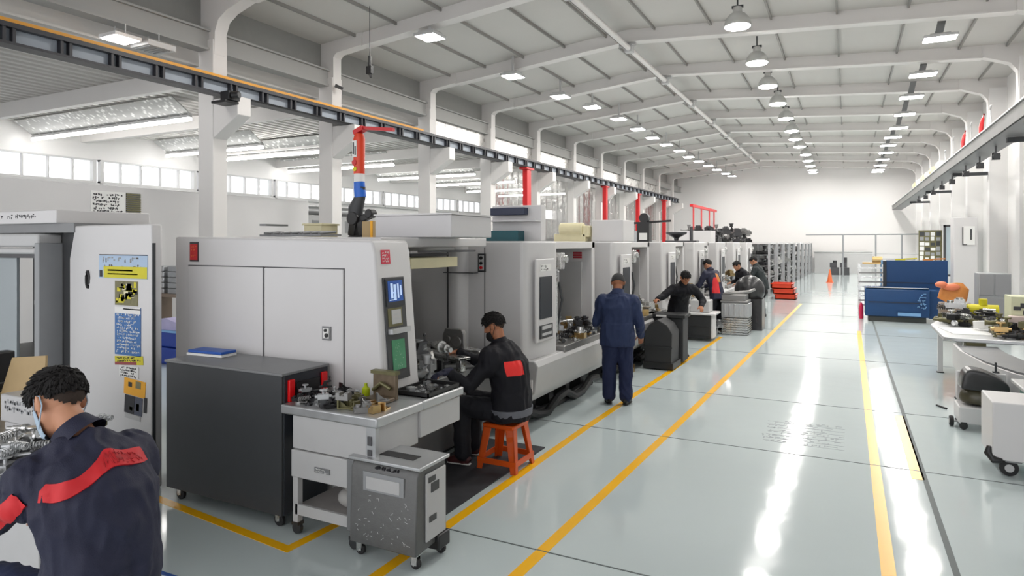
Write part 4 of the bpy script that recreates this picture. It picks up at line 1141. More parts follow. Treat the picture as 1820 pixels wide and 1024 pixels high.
part('keypad', q, [M['olive'], M['galv'], M['light']], con)
q = MB(); fbox(q, 4.08, 4.32, 1.385, 1.425, 0.012, 0.045)
part('tool_shelf', q, M['galv'], con)
q = MB(); fbox(q, 4.115, 4.275, 1.10, 1.335, 0.012, 0.006)
q.m(1); scribble(q, Vector(on_face(4.13, 1.32)) + N * 0.018, U, V, 0.13, 0.21, 7, 9, stroke=0.09, dens=0.5)
part('lower_screen', q, [M['screengreen'], mat('pale_green_trace', S(150, 190, 160), 0.4)], con, label='dim green display')
q = MB(); fbox(q, 4.07, 4.18, 1.935, 2.045, 0, 0.004); q.m(1); scribble(q, Vector(on_face(4.078, 2.035)) + N * 0.004, U, V, 0.095, 0.09, 4, 12, stroke=0.22)
part('nameplate', q, [mat('crimson_plate', S(206, 44, 70), 0.45), M['paper']], m1, label='red and white nameplate')
# bench table in front and ledge along the aisle
tt = MB()
tt.box((-3.66, 3.45, 0.86), (-2.78, 3.985, 0.93)).box((-3.16, 3.985, 0.86), (-2.78, 4.56, 0.93))
part('table_top', tt, M['galv'], m1, bevel=0.012)
part('apron', MB().box((-3.56, 3.47, 0.62), (-2.82, 3.98, 0.86)), M['light'], m1, bevel=0.006)
part('ledge_apron', MB().box((-3.3, 3.98, 0.66), (-2.80, 4.53, 0.86)), M['light'], m1, bevel=0.006)
part('corner_post', MB().box((-2.88, 3.462, 0.6), (-2.80, 3.50, 0.87)).m(1).box((-2.865, 3.456, 0.74), (-2.83, 3.462, 0.80)).box((-2.865, 3.456, 0.67), (-2.83, 3.462, 0.71)), [M['galv'], M['seam']], m1)
dr = part('drawer_front', MB().box((-3.56, 3.455, 0.42), (-2.98, 3.56, 0.615)), M['light'], m1, bevel=0.006)
q = MB(); q.box((-3.33, 3.447, 0.49), (-3.19, 3.455, 0.525)); q.m(1); scribble(q, (-3.325, 3.447, 0.522), (1, 0, 0), (0, 0, -1), 0.13, 0.03, 2, 4, stroke=0.25)
part('badge', q, [M['midgrey'], M['paper']], dr)
for i, (x, y) in enumerate(((-3.53, 3.49), (-3.0, 3.49), (-3.53, 3.93), (-3.0, 3.93))):
    lg = part('leg', MB().box((x - 0.025, y - 0.025, 0.09), (x + 0.025, y + 0.025, 0.6)), M['light'], m1, bevel=0.004)
    c = MB(); c.lathe([(0.04, -0.015), (0.045, 0), (0.04, 0.015)], (x, y, 0.045), 14, 'Y').box((x - 0.03, y - 0.03, 0.07), (x + 0.03, y + 0.03, 0.095))
    part('caster', c, M['dsteel'], lg)
part('lower_shelf', MB().box((-3.54, 3.475, 0.17), (-2.99, 3.95, 0.205)), mat('worn_shelf', (0.34, 0.32, 0.31), 0.5, var=0.2), m1)
part('shelf_rail', MB().box((-3.53, 3.465, 0.15), (-3.0, 3.487, 0.225)), M['light'], m1)
part('under_base', MB().box((-5.5, 4.1, 0.02), (-3.55, 6.2, 0.12)), M['black'], m1)
# bed, spindle column, sliding door
part('machine_bed', MB().box((-4.55, Y0 + 0.46, 0.76), (-3.3, 6.32, 0.86)).box((-4.55, Y0 + 0.46, 0.1), (-3.44, 6.32, 0.76)), M['midgrey'], m1, bevel=0.01)
part('spindle_column', MB().box((-4.12, 4.95, 0.86), (-3.98, 5.15, 2.05)).box((-4.16, 5.15, 1.0), (-4.06, 5.22, 2.0)), M['black'], m1, bevel=0.01)
part('frosted_door', MB().box((-4.5, 4.72, 0.86), (-4.05, 4.76, 2.0)), mat('frosted_panel', (0.35, 0.38, 0.39), 0.3), m1)
q = MB().box((-3.98, 4.9, 1.86), (-3.55, 5.7, 1.96)).box((-3.96, 4.62, 1.80), (-3.62, 4.9, 2.02)).box((-3.9, 4.66, 1.64), (-3.78, 4.8, 1.82)).m(1).box((-3.7, 5.0, 1.97), (-3.62, 5.65, 2.0)).box((-3.52, 4.95, 2.01), (-3.45, 5.9, 2.03))
part('slide_head', q, [M['cream'], M['seam']], m1, bevel=0.006)
part('work_lamp', MB().lathe([(0.03, -0.08), (0.05, 0.0), (0.03, 0.03)], (-3.86, 4.86, 1.55), 12), M['card'], m1)
# white box on the roof
tb = thing('control_box', 'wide pale flat box on top of the nearest white machine', 'box', (-3.7, 5.0, 2.15))
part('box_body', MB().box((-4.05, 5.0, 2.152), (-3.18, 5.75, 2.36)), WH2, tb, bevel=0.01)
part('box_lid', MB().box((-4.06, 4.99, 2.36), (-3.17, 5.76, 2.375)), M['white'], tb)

# ------------------------------------------------------------------ the next machines: one kind, repeated down the row
def build_centre(name):
    r = thing(name, '', 'machine', (0, 0, 0), 0, 'white machining centres along the row')
    L = 3.0
    lo = lambda n, mb, m_, p=None, bv=0.0, lb=None: part(n, mb, m_, p or r, bevel=bv, world=False, label=lb)
    # local frame: x = 0 aisle face, y = 0 near side wall
    b = MB()
    b.prism([(-2.6, 0), (-0.05, 0), (0.0, 0.06), (0.06, 0.72), (-0.05, 0.80), (-2.6, 0.80)], 'Z', 0.62, 2.12)
    body = lo('body', b, WH, None, 0.02)
    q = MB().cyl((-0.86, 0.02, 0.86), (-0.86, 0.02, 2.10), 0.13, n=24)
    lo('corner_pillar', q, M['white'], body)
    lo('pillar_seam', MB().box((-1.0, -0.118, 1.755), (-0.60, -0.004, 1.765)).box((-1.02, -0.01, 0.9), (-1.0, -0.001, 2.1)).box((-0.52, -0.004, 0.9), (-0.51, -0.0005, 2.05)), M['seam'], body)
    q = MB().box((-0.60, -0.012, 1.77), (-0.50, 0.0, 1.98)).m(1).box((-0.58, -0.02, 1.79), (-0.52, -0.012, 1.96)).m(2).cyl((-0.55, -0.035, 1.93), (-0.55, -0.015, 1.93), 0.02, n=12).cyl((-0.55, -0.035, 1.87), (-0.55, -0.015, 1.87), 0.018, n=12).m(3).cyl((-0.55, -0.035, 1.82), (-0.55, -0.015, 1.82), 0.018, n=12)
    lo('button_plate', q, [M['bezel'], M['light'], M['black'], M['red']])
    # console
    cs = MB().box((0.045, 0.12, 0.98), (0.075, 0.64, 1.92))
    con = lo('control_console', cs, M['white'], None, 0.012)
    lo('screen', MB().box((0.075, 0.2, 1.24), (0.085, 0.54, 1.72)), M['darkside'], con, 0.004, 'dark tall display')
    lo('keypad', MB().box((0.075, 0.2, 1.02), (0.09, 0.54, 1.17)).m(1).box((0.088, 0.24, 1.12), (0.094, 0.5, 1.16)).box((0.088, 0.24, 1.05), (0.094, 0.5, 1.08)), [M['bezel'], M['light']], con)
    q = MB().box((0.075, 0.22, 1.78), (0.078, 0.52, 1.86)).m(1)
    scribble(q, (0.078, 0.24, 1.855), (0, 1, 0), (0, 0, -1), 0.26, 0.07, 2, 31, stroke=0.2)
    lo('badge', q, [M['paper'], M['seam']], con)
    # skirt and feet
    q = MB().prism([(0.10, 0.80), (0.14, 0.74), (0.10, 0.45), (-0.05, 0.30), (-0.3, 0.30), (-0.3, 0.80)], 'Y', 0.02, 2.7)
    lo('front_skirt', q, M['light'], None, 0.012)
    lo('skirt_plate', MB().box((0.03, -0.006, 0.46), (0.085, 0.01, 0.6)).box((-0.62, -0.008, 0.45), (-0.1, 0.001, 0.58)), M['paper'], None, 0.004)
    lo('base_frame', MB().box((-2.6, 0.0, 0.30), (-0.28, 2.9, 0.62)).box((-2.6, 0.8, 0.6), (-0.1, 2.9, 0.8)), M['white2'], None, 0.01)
    for k in range(5):
        y = 0.1 + k * 0.55
        lo('foot', MB().box((-0.45, y, 0.0), (-0.25, y + 0.14, 0.32)), M['dsteel'])
    u = MB()
    pts = [(-0.12, -0.05 + 0.3 * k, 0.10 + 0.08 * math.sin(k * 1.7)) for k in range(10)]
    u.tube(pts, 0.05, 8)
    u.tube([(-0.2, 0.05 + 0.28 * k, 0.05 + 0.02 * math.sin(k)) for k in range(10)], 0.045, 8)
    lo('coolant_hose', u, M['black'])
    # recess
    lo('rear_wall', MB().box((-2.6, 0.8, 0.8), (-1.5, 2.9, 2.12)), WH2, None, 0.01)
    lo('end_frame', MB().box((-1.5, 2.78, 0.8), (-0.25, 2.9, 2.12)), WH, None, 0.01)
    lo('roof_panel', MB().box((-1.5, 0.8, 2.02), (-0.25, 2.9, 2.12)), WH, None, 0.01)
    lo('inner_door', MB().box((-1.0, 2.74, 0.85), (-0.40, 2.779, 1.82)), M['light'], None, 0.008)
    q = MB().box((-0.55, 2.77, 1.90), (-0.41, 2.7795, 1.93)).box((-0.55, 2.77, 1.935), (-0.41, 2.7795, 1.965)).box((-0.55, 2.768, 1.87), (-0.41, 2.7795, 1.895))
    lo('red_plate', q, mat('dull_red_plate', S(176, 44, 58), 0.5), None, 0.0, 'small red label plate')
    lo('machine_bed', MB().box((-1.5, 0.82, 0.78), (0.12, 2.76, 0.86)), M['msteel'], None, 0.008)
    # spindle arm and gun
    q = MB().cyl((-0.02, 0.9, 1.0), (-0.02, 0.9, 1.98), 0.022, n=10)
    q.box((-0.1, 0.84, 1.78), (0.06, 0.98, 1.98)).box((-0.14, 0.86, 1.62), (0.0, 0.95, 1.76)).cyl((-0.12, 1.0, 1.9), (0.08, 1.0, 1.9), 0.05, n=12)
    lo('tool_arm', q, M['steel'], None, 0.006)
    q = MB().tube([(0.0, 0.93, 1.62), (0.03, 0.96, 1.4), (0.0, 0.94, 1.2), (-0.04, 0.93, 0.95)], 0.016)
    lo('air_hose', q, M['dark'])
    q = MB().box((-0.95, 1.5, 0.86), (-0.75, 1.7, 2.02)).cyl((-0.7, 1.6, 1.1), (-0.7, 1.6, 1.9), 0.07, n=14).lathe([(0.09, 0), (0.09, 0.12), (0.03, 0.2)], (-0.7, 1.6, 0.98), 14)
    lo('spindle_column', q, M['grey'], None, 0.008)
    return r
mc = build_centre('machining_centre')
CENTRES = []
MY = [6.45, 9.55, 12.6, 15.6, 18.6, 21.6, 24.6]
MLAB = ['second white machining centre, right behind the seated worker in black',
        'third white machining centre, behind the standing worker in blue',
        'fourth white machining centre, beside the worker in the black apron',
        'fifth white machining centre, behind the worker in the red and navy jacket',
        'sixth white machining centre down the row',
        'seventh white machining centre down the row',
        'eighth and farthest white machining centre, next to the metal racks']
for i, y in enumerate(MY):
    if i == 0:
        mc.location = (-3.14, y, 0); mc['label'] = MLAB[0]; CENTRES.append(mc)
    else:
        CENTRES.append(dup(mc, (-3.15, y, 0), label=MLAB[i]))

# ------------------------------------------------------------------ dark cabinet
cb = thing('equipment_cabinet', 'charcoal cabinet on casters in front of the nearest white machine', 'cabinet', (-4.3, 3.7, 0))
part('front_panel', MB().box((-4.97, 3.47, 0.10), (-3.67, 3.49, 1.125)), M['dark'], cb, bevel=0.004)
part('cabinet_body', MB().box((-4.96, 3.49, 0.10), (-3.665, 3.94, 1.125)), M['darkside'], cb, bevel=0.004)
part('cabinet_top', MB().box((-4.98, 3.46, 1.125), (-3.655, 3.95, 1.145)), M['midgrey'], cb, bevel=0.004, label='paler grey top')
for y in (3.52, 3.86): part('marker_lamp', MB().box((-3.665, y, 0.93), (-3.64, y + 0.055, 1.09)), M['redlamp'], cb, bevel=0.005, label='red marker lamp')
part('side_slot', MB().box((-3.664, 3.6, 0.93), (-3.652, 3.84, 1.06)).m(1).box((-3.655, 3.62, 0.98), (-3.648, 3.70, 1.0)), [M['black'], M['redlamp']], cb)
for x, y in ((-4.86, 3.53), (-3.75, 3.53), (-4.86, 3.88), (-3.75, 3.88)): caster('caster', cb, x, y)
bk = thing('folder', 'blue and white folder lying on the charcoal cabinet', 'folder', (-4.9, 3.8, 1.146))
part('cover', MB().box((-5.0, 3.70, 1.17), (-4.62, 3.86, 1.192), R(4)), mat('bright_blue_cover', S(28, 84, 172), 0.4), bk, bevel=0.004)
part('pages', MB().box((-5.01, 3.695, 1.148), (-4.61, 3.855, 1.168), R(4)), M['paper'], bk)

# ------------------------------------------------------------------ grey shredder-like bin
sh = thing('waste_bin', 'scratched grey rolling bin with slotted top and white end panel', 'bin', (-2.7, 3.58, 0))
part('bin_body', MB().prism([(3.40, 0.10), (3.42, 0.60), (3.45, 0.64), (3.74, 0.64), (3.76, 0.12)], 'X', -2.97, -2.43), M['brushed'], sh, bevel=0.008)
part('side_plate', MB().box((-3.03, 3.44, 0.14), (-2.97, 3.74, 0.63)), M['midgrey'], sh, bevel=0.006)
part('end_panel', MB().box((-2.43, 3.50, 0.16), (-2.415, 3.73, 0.60)), M['light'], sh, bevel=0.006, label='white end panel')
part('end_marking', MB().box((-2.415, 3.52, 0.54), (-2.411, 3.60, 0.575)).box((-2.415, 3.55, 0.47), (-2.411, 3.64, 0.53)).box((-2.415, 3.53, 0.28), (-2.411, 3.61, 0.32)), M['bezel'], sh)
tp = part('slotted_top', MB().box((-3.0, 3.42, 0.64), (-2.41, 3.77, 0.665)), M['galv'], sh, bevel=0.006)
part('feed_slot', MB().box((-2.83, 3.53, 0.665), (-2.54, 3.62, 0.668)).box((-2.93, 3.57, 0.665), (-2.88, 3.68, 0.668)), M['black'], tp)
q = MB().box((-2.86, 3.408, 0.46), (-2.53, 3.418, 0.585)); q.m(1).box((-2.83, 3.402, 0.475), (-2.56, 3.408, 0.555)); q.m(2)
scribble(q, (-2.67, 3.402, 0.55), (1, 0, 0), (0, 0, -1), 0.10, 0.07, 1, 5, stroke=0.12)
part('label_window', q, [M['grey'], M['light'], M['midgrey']], sh)
q = MB(); scribble(q, (-2.78, 3.435, 0.632), (1, 0, 0), (0, 0.35, -1), 0.2, 0.028, 1, 8, stroke=0.2, lift=0.02)
part('lettering', q, M['ink'], sh)
q = MB(); rn = random.Random(4)
for k in range(46):
    x = rn.uniform(-2.92, -2.47); z = rn.uniform(0.14, 0.43); a = rn.uniform(0, PI); l = rn.uniform(0.006, 0.028)
    yy_ = 3.40 + (z - 0.10) * 0.04
    q.obox((x, yy_ + 0.0005, z), (l / 2, 0.0015, 0.0016), (math.cos(a), 0, math.sin(a)), (0, 1, 0), (-math.sin(a), 0, math.cos(a)))
part('scratches', q, M['light'], sh)
part('front_foot', MB().box((-2.5, 3.62, 0.06), (-2.40, 3.76, 0.16)), M['black'], sh, bevel=0.01)
for x, y in ((-2.92, 3.46), (-2.47, 3.46), (-2.92, 3.72), (-2.45, 3.72)): caster('caster', sh, x, y, 0.035, 0.105)
# bag and tray under the table
single('parts_bag', MB().ell((-3.18, 3.66, 0.27), (0.10, 0.09, 0.07)).ell((-3.15, 3.66, 0.36), (0.075, 0.07, 0.06)).ell((-3.2, 3.68, 0.43), (0.06, 0.06, 0.03)), mat('dusty_sack', (0.45, 0.44, 0.42), 0.8, var=0.2), 'dusty grey sack on the lower shelf of the bench table', 'sack', base=(-3.18, 3.66, 0.206))
# black mat under the ledge
single('floor_mat', MB().box((-3.5, 4.2, 0.001), (-2.75, 6.1, 0.012)), mat('dark_mat', (0.035, 0.036, 0.042), 0.75, var=0.3), 'dark mat on the floor under the worker seated on the orange stool', 'mat')

# ------------------------------------------------------------------ left machine with posters
m0 = thing('enclosed_machine', 'tall white enclosed machine with an open glass door at the left edge', 'machine', (-6.8, 3.9, 0))
pil = [(-6.06, 3.5), (-5.2, 3.5), (-5.215, 3.6), (-6.1, 4.1), (-6.75, 4.4), (-6.68, 3.66)]
q = MB()
n6 = 6
q.add([(x, y, 0.02) for x, y in pil] + [(x, y, 2.26 if i != 5 else 1.95) for i, (x, y) in enumerate(pil)] + [(-6.5, 3.61, 2.26)],
      [(5, 4, 3, 2, 1, 0), (0, 1, 7, 6), (1, 2, 8, 7), (2, 3, 9, 8), (3, 4, 10, 9), (4, 5, 11, 10), (5, 0, 6, 12, 11), (6, 7, 8, 9, 10, 12), (10, 11, 12)])
part('pillar_housing', q, M['white'], m0, bevel=0.012, smooth=20)
part('canopy', MB().box((-8.8, 3.56, 2.29), (-6.72, 4.5, 2.42)), M['white'], m0, bevel=0.01)
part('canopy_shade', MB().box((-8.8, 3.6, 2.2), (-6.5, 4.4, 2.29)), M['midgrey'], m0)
q = MB(); scribble(q, (-7.72, 3.56, 2.395), (1, 0, 0), (0, 0, -1), 0.66, 0.055, 1, 17, stroke=0.2, fill=1.0)
part('lettering', q, M['ink'], m0)
part('door_header', MB().box((-8.8, 3.52, 2.06), (-6.96, 3.75, 2.19)).box((-8.8, 3.5, 1.99), (-6.98, 3.7, 2.05)), M['light'], m0, bevel=0.02)
part('door_post', MB().box((-6.98, 3.5, 0.1), (-6.90, 3.72, 2.1)).box((-7.14, 3.58, 0.1), (-7.10, 3.7, 1.97)), M['grey'], m0, bevel=0.008)
part('inner_wall', MB().box((-8.8, 4.4, 0.1), (-6.72, 4.45, 2.2)), M['dark'], m0)
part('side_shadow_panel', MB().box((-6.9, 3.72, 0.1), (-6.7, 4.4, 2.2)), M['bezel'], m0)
gd = part('glass_door', MB().box((-8.8, 3.60, 0.3), (-7.50, 3.63, 1.95)), mat('grey_smoked_door', (0.33, 0.37, 0.39), 0.18, coat=0.3), m0, bevel=0.004, label='grey glass sliding door')
part('door_rail', MB().box((-8.8, 3.58, 1.95), (-7.0, 3.66, 1.99)), M['dsteel'], m0)
q = MB().cyl((-7.24, 3.72, 1.2), (-7.24, 3.72, 1.9), 0.045, n=14).cyl((-7.24, 3.72, 0.9), (-7.24, 3.72, 1.2), 0.06, n=14).box((-7.3, 3.66, 1.48), (-7.18, 3.78, 1.52))
part('cylinder', q, M['msteel'], m0)
part('lower_body', MB().box((-8.8, 3.62, 0.02), (-6.9, 4.4, 0.9)), M['bezel'], m0)
q = MB()
pts = [Vector((-6.12 + 0.03 * math.cos(a) - 0.005, 3.49 - 0.004 * math.cos(a), 1.77 + 0.075 * math.sin(a))) for a in [2 * PI * k / 14 for k in range(15)]]
pts = [p + Vector((0, 0.02, 0)) for p in pts]
q.tube(pts, 0.012, 8); q.tube([p + Vector((0.012, -0.01, -0.0)) for p in pts[:8]], 0.008, 6)
part('door_handle', q, M['black'], m0)
part('pillar_groove', MB().box((-5.203, 3.506, 0.1), (-5.192, 3.53, 2.1)), M['dark'], m0)

def poster(name, label, x0, x1, z0_, z1_, base_m, rows=0, ink=None, seed=1, extra=None, tilt=0.0, y=3.5, stroke=0.2, cat='poster'):
    q = MB().box((x0, y - 0.004, z0_), (x1, y - 0.0015, z1_))
    mats = [base_m]
    if rows:
        mats.append(ink); q.m(1)
        scribble(q, (x0 + (x1 - x0) * 0.06, y - 0.004, z1_ - (z1_ - z0_) * 0.05), (1, 0, 0), (0, 0, -1), (x1 - x0) * 0.88, (z1_ - z0_) * 0.9, rows, seed, stroke=stroke, fill=0.95)
    if extra:
        for em, rect in extra:
            if em not in mats: mats.append(em)
            q.m(mats.index(em)).box((rect[0], y - 0.0055, rect[2]), (rect[1], y - 0.004, rect[3]))
    if tilt:
        c = Vector(((x0 + x1) / 2, y, (z0_ + z1_) / 2)); mt = Matrix.Rotation(tilt, 3, 'Y')
        q.v = [c + mt @ (v - c) for v in q.v]
    return single(name, q, mats, label, cat)
poster('sign_sheet', 'wide pale blue and yellow sign, topmost on the white pillar', -5.93, -5.25, 1.79, 2.0, M['posterpale'], 3, M['grey'], 21,
       [(M['posteryellow'], (-5.86, -5.255, 1.795, 1.895)), (M['ink'], (-5.925, -5.25, 1.992, 2.0)), (M['ink'], (-5.92, -5.88, 1.80, 1.86)), (mat('yellow_ink', S(140, 140, 30), 0.5), (-5.80, -5.45, 1.855, 1.868)), (MATS['yellow_ink'], (-5.80, -5.38, 1.825, 1.835))])
q_ex = []
rn = random.Random(12)
for k in range(34):
    x = rn.uniform(-5.69, -5.41); z = rn.uniform(1.575, 1.745)
    q_ex.append((rn.choice([M['posteryellow'], M['ink'], M['olive'], M['cream'], M['posteryellow']]), (x, x + rn.uniform(0.02, 0.08), z, z + rn.uniform(0.01, 0.05))))
q_ex = [(m_, (a, min(b, -5.385), c_, min(d_, 1.765))) for m_, (a, b, c_, d_) in q_ex]
poster('picture_sheet', 'yellow and black picture sheet under the wide sign on the pillar', -5.70, -5.38, 1.56, 1.77, M['olive'], 0, None, 1, q_ex)
poster('notice_sheet', 'tall blue notice with white rows of print on the pillar', -5.70, -5.34, 1.13, 1.545, M['posterblue'], 13, M['paper'], 8, [(M['paper'], (-5.70, -5.345, 1.49, 1.545)), (M['posterblue'], (-5.58, -5.345, 1.525, 1.535))], stroke=0.22)
poster('colour_strip', 'narrow mottled yellow and red strip below the blue notice', -5.70, -5.31, 1.05, 1.125, M['posteryellow'], 3, M['ink'], 4, [(mat('dusty_red_ink', S(150, 70, 70), 0.6), (-5.70, -5.40, 1.05, 1.075))], tilt=R(-4), stroke=0.3)
poster('print_scrap', 'small white scrap with black print below the mottled strip', -5.64, -5.37, 0.94, 1.04, M['paper'], 4, M['ink'], 14, stroke=0.35)
poster('card_sheet', 'orange card above black and yellow pictures, tilted, low on the pillar', -5.57, -5.28, 0.79, 0.93, M['posterorange'], 0, None, 1,
       [(M['ink'], (-5.51, -5.46, 0.86, 0.9)), (M['olive'], (-5.41, -5.34, 0.86, 0.92)), (M['ink'], (-5.55, -5.42, 0.63, 0.785)), (M['navyplastic'], (-5.415, -5.31, 0.63, 0.785)), (M['posteryellow'], (-5.39, -5.35, 0.67, 0.73)), (M['posteryellow'], (-5.48, -5.44, 0.66, 0.69)), (M['ink'], (-5.29, -5.25, 0.67, 0.80)), (M['light'], (-5.54, -5.33, 0.585, 0.625))], tilt=R(4))
q = MB(); scribble(q, (-5.45, 3.499, 0.53), (1, 0, 0), (0, 0, -1), 0.16, 0.09, 1, 6, stroke=0.08)
single('pen_mark', q, M['grey'], 'thin handwritten mark low on the white pillar', 'marking')

# bench of the near worker
bn = thing('parts_bench', 'pale workbench in front of the worker with the red back stripe', 'bench', (-4.9, 2.3, 0))
top = [(-5.9, 1.9), (-3.72, 1.9), (-4.2, 2.75), (-5.9, 2.75)]
part('bench_top', MB().prism(top, 'Z', 0.74, 0.80), M['galv'], bn, bevel=0.006)
part('bench_apron', MB().prism([(-5.85, 1.93), (-3.80, 1.93), (-4.25, 2.7), (-5.85, 2.7)], 'Z', 0.28, 0.74), M['light'], bn, bevel=0.01)
for x, y in ((-5.8, 2.0), (-4.0, 2.0), (-5.8, 2.6), (-4.35, 2.6)): part('leg', MB().box((x - 0.03, y - 0.03, 0), (x + 0.03, y + 0.03, 0.3)), M['grey'], bn)
cbx = thing('cardboard_box', 'open cardboard box with a raised flap on the near workbench', 'box', (-5.3, 2.55, 0.80))
part('box_body', MB().box((-5.72, 2.6, 0.80), (-5.0, 2.74, 0.98)), M['card'], cbx)
part('box_flap', MB().add([(-5.6, 2.585, 0.98), (-5.02, 2.585, 1.04), (-5.06, 2.61, 1.30), (-5.5, 2.61, 1.25), (-5.6, 2.60, 0.98), (-5.02, 2.60, 1.04), (-5.06, 2.625, 1.30), (-5.5, 2.625, 1.25)], [(0,1,2,3), (4,7,6,5), (0,4,5,1), (1,5,6,2), (2,6,7,3), (3,7,4,0)]), M['card'], cbx)
cv = thing('label_printer', 'pale label printer box on the near workbench by the cardboard flap', 'printer', (-5.2, 2.15, 0.80))
part('printer_body', MB().box((-5.22, 2.43, 0.80), (-4.74, 2.57, 0.86)).box((-5.25, 2.42, 0.86), (-4.72, 2.57, 1.05)), M['light'], cv, bevel=0.01)
q = MB(); scribble(q, (-5.2, 2.42, 1.03), (1, 0, 0), (0, 0, -1), 0.42, 0.09, 2, 13, stroke=0.28, lift=0.002, fill=1.0)
part('lettering', q, M['grey'], cv)
single('tool_case', MB().box((-5.75, 2.35, 0.80), (-5.64, 2.7, 1.28)).box((-5.76, 2.4, 1.0), (-5.62, 2.65, 1.06)), M['black'], 'black tool case standing at the far left of the near workbench', 'case', bevel=0.01)

# ------------------------------------------------------------------ second row behind: white partition box
pt = thing('machine_enclosure', 'long blank white enclosure behind the first machines', 'enclosure', (-13.6, 9, 0))
part('enclosure_body', MB().box((-14.6, 1.0, 0.0), (-13.0, 13.25, 3.24)), M['white'], pt, bevel=0.02)
q = MB().box((-13.0, 7.5, 2.2), (-12.985, 8.17, 3.12)).m(1)
scribble(q, (-12.985, 7.53, 3.09), (0, 1, 0), (0, 0, -1), 0.62, 0.86, 13, 44, stroke=0.3, fill=1.0)
part('notice', q, [M['paper'], M['ink']], pt, label='paper notice crowded with black print')
q = MB()
for k in range(22): q.box((-13.0, 8.2, 2.2 + 0.042 * k), (-12.97, 8.5, 2.222 + 0.042 * k))
q.m(1).box((-13.0, 8.2, 2.2), (-12.995, 8.5, 3.12))
part('louvre', q, [M['olive'], M['grey']], pt)
# ------------------------------------------------------------------ small machine parts
def gear_mb(r=0.05, t=0.02, n=16):
    mb = MB(); poly = []
    for k in range(n):
        for (da, rr) in ((0.0, r * 0.84), (0.28, r * 0.84), (0.38, r), (0.70, r), (0.8, r * 0.84)):
            a = 2 * PI * (k + da) / n; poly.append((rr * math.cos(a), rr * math.sin(a)))
    mb.prism(poly, 'Z', 0, t); mb.lathe([(r * 0.45, t), (r * 0.45, t * 1.7), (r * 0.2, t * 1.7), (r * 0.2, t)], n=16)
    return mb
def flange_mb():
    mb = MB().lathe([(0.03, 0), (0.065, 0), (0.065, 0.014), (0.036, 0.016), (0.033, 0.05), (0.024, 0.05), (0.024, 0.01)], n=22)
    for k in range(6):
        a = PI * k / 3; mb.cyl((0.05 * math.cos(a), 0.05 * math.sin(a), 0.013), (0.05 * math.cos(a), 0.05 * math.sin(a), 0.021), 0.006, n=6)
    return mb
def bracket_mb():
    mb = MB().prism([(-0.06, 0), (0.06, 0), (0.06, 0.012), (-0.045, 0.012), (-0.045, 0.08), (-0.06, 0.08)], 'Y', -0.035, 0.035)
    mb.prism([(-0.045, 0.012), (0.03, 0.012), (-0.045, 0.07)], 'Y', -0.005, 0.005).cyl((0.03, 0, 0.012), (0.03, 0, 0.02), 0.012, n=10)
    return mb
def shaft_mb():
    mb = MB().lathe([(0.012, -0.13), (0.012, -0.09), (0.02, -0.088), (0.02, -0.02), (0.03, -0.018), (0.03, 0.01), (0.02, 0.012), (0.02, 0.08), (0.012, 0.082), (0.012, 0.13)], (0, 0, 0.03), 14, 'X')
    return mb
def casting_mb():
    mb = MB().box((-0.08, -0.05, 0), (0.08, 0.05, 0.05)).box((-0.06, -0.035, 0.05), (0.02, 0.035, 0.085))
    mb.lathe([(0.018, 0.085), (0.03, 0.085), (0.03, 0.10), (0.018, 0.10), (0.018, 0.088)], (-0.02, 0, 0), 16, caps=False).lathe([(0.012, 0), (0.026, 0), (0.026, 0.02), (0.012, 0.02)], (0.055, 0, 0.05), 14)
    for y in (-0.045, 0.0, 0.04): mb.box((0.08, y - 0.004, 0), (0.095, y + 0.004, 0.045))
    mb.lathe([(0.014, 0), (0.024, 0), (0.024, 0.012), (0.014, 0.012)], (0.0, -0.05, 0.028), 14, 'Y')
    return mb
def elbow_mb():
    mb = MB().tube([(-0.08, 0, 0.03), (-0.03, 0, 0.03), (0.005, 0, 0.034), (0.03, 0, 0.055), (0.034, 0, 0.085), (0.034, 0, 0.12)], 0.022, 12)
    mb.lathe([(0.03, 0), (0.03, 0.012)], (-0.085, 0, 0.03), 14, 'X').lathe([(0.03, 0), (0.03, 0.012)], (0.034, 0, 0.115), 14)
    return mb
def pulley_mb():
    return MB().lathe([(0.015, 0), (0.055, 0), (0.055, 0.01), (0.042, 0.02), (0.042, 0.026), (0.055, 0.036), (0.055, 0.046), (0.022, 0.046), (0.022, 0.06), (0.015, 0.06)], n=22)
def valve_mb():
    mb = MB().box((-0.05, -0.03, 0), (0.05, 0.03, 0.045)).cyl((0, 0, 0.045), (0, 0, 0.08), 0.012, n=10).lathe([(0.034, 0.075), (0.038, 0.08), (0.034, 0.088)], n=16)
    mb.cyl((-0.075, 0, 0.022), (0.075, 0, 0.022), 0.017, n=12)
    return mb
def spring_mb():
    return MB().tube([(-0.06 + 0.12 * k / 60, 0.022 * math.cos(k * 0.75), 0.024 + 0.022 * math.sin(k * 0.75)) for k in range(61)], 0.0045, 6)
def bolt_mb():
    mb = MB().lathe([(0.011, 0.0), (0.011, 0.075)], (0.0, 0, 0.019), 10, 'X')
    return mb.lathe([(0.02, -0.016), (0.02, 0.0)], (0, 0, 0.019), 6, 'X')
def clamp_mb():
    mb = MB().prism([(-0.07, 0), (0.07, 0), (0.07, 0.015), (0.02, 0.02), (0.01, 0.05), (0.06, 0.06), (0.06, 0.075), (-0.01, 0.068), (-0.03, 0.02), (-0.07, 0.015)], 'Y', -0.02, 0.02)
    return mb.cyl((0.045, 0, 0.06), (0.045, 0, 0.11), 0.007, n=8).ell((0.045, 0, 0.112), (0.013, 0.013, 0.013), 8, 6)
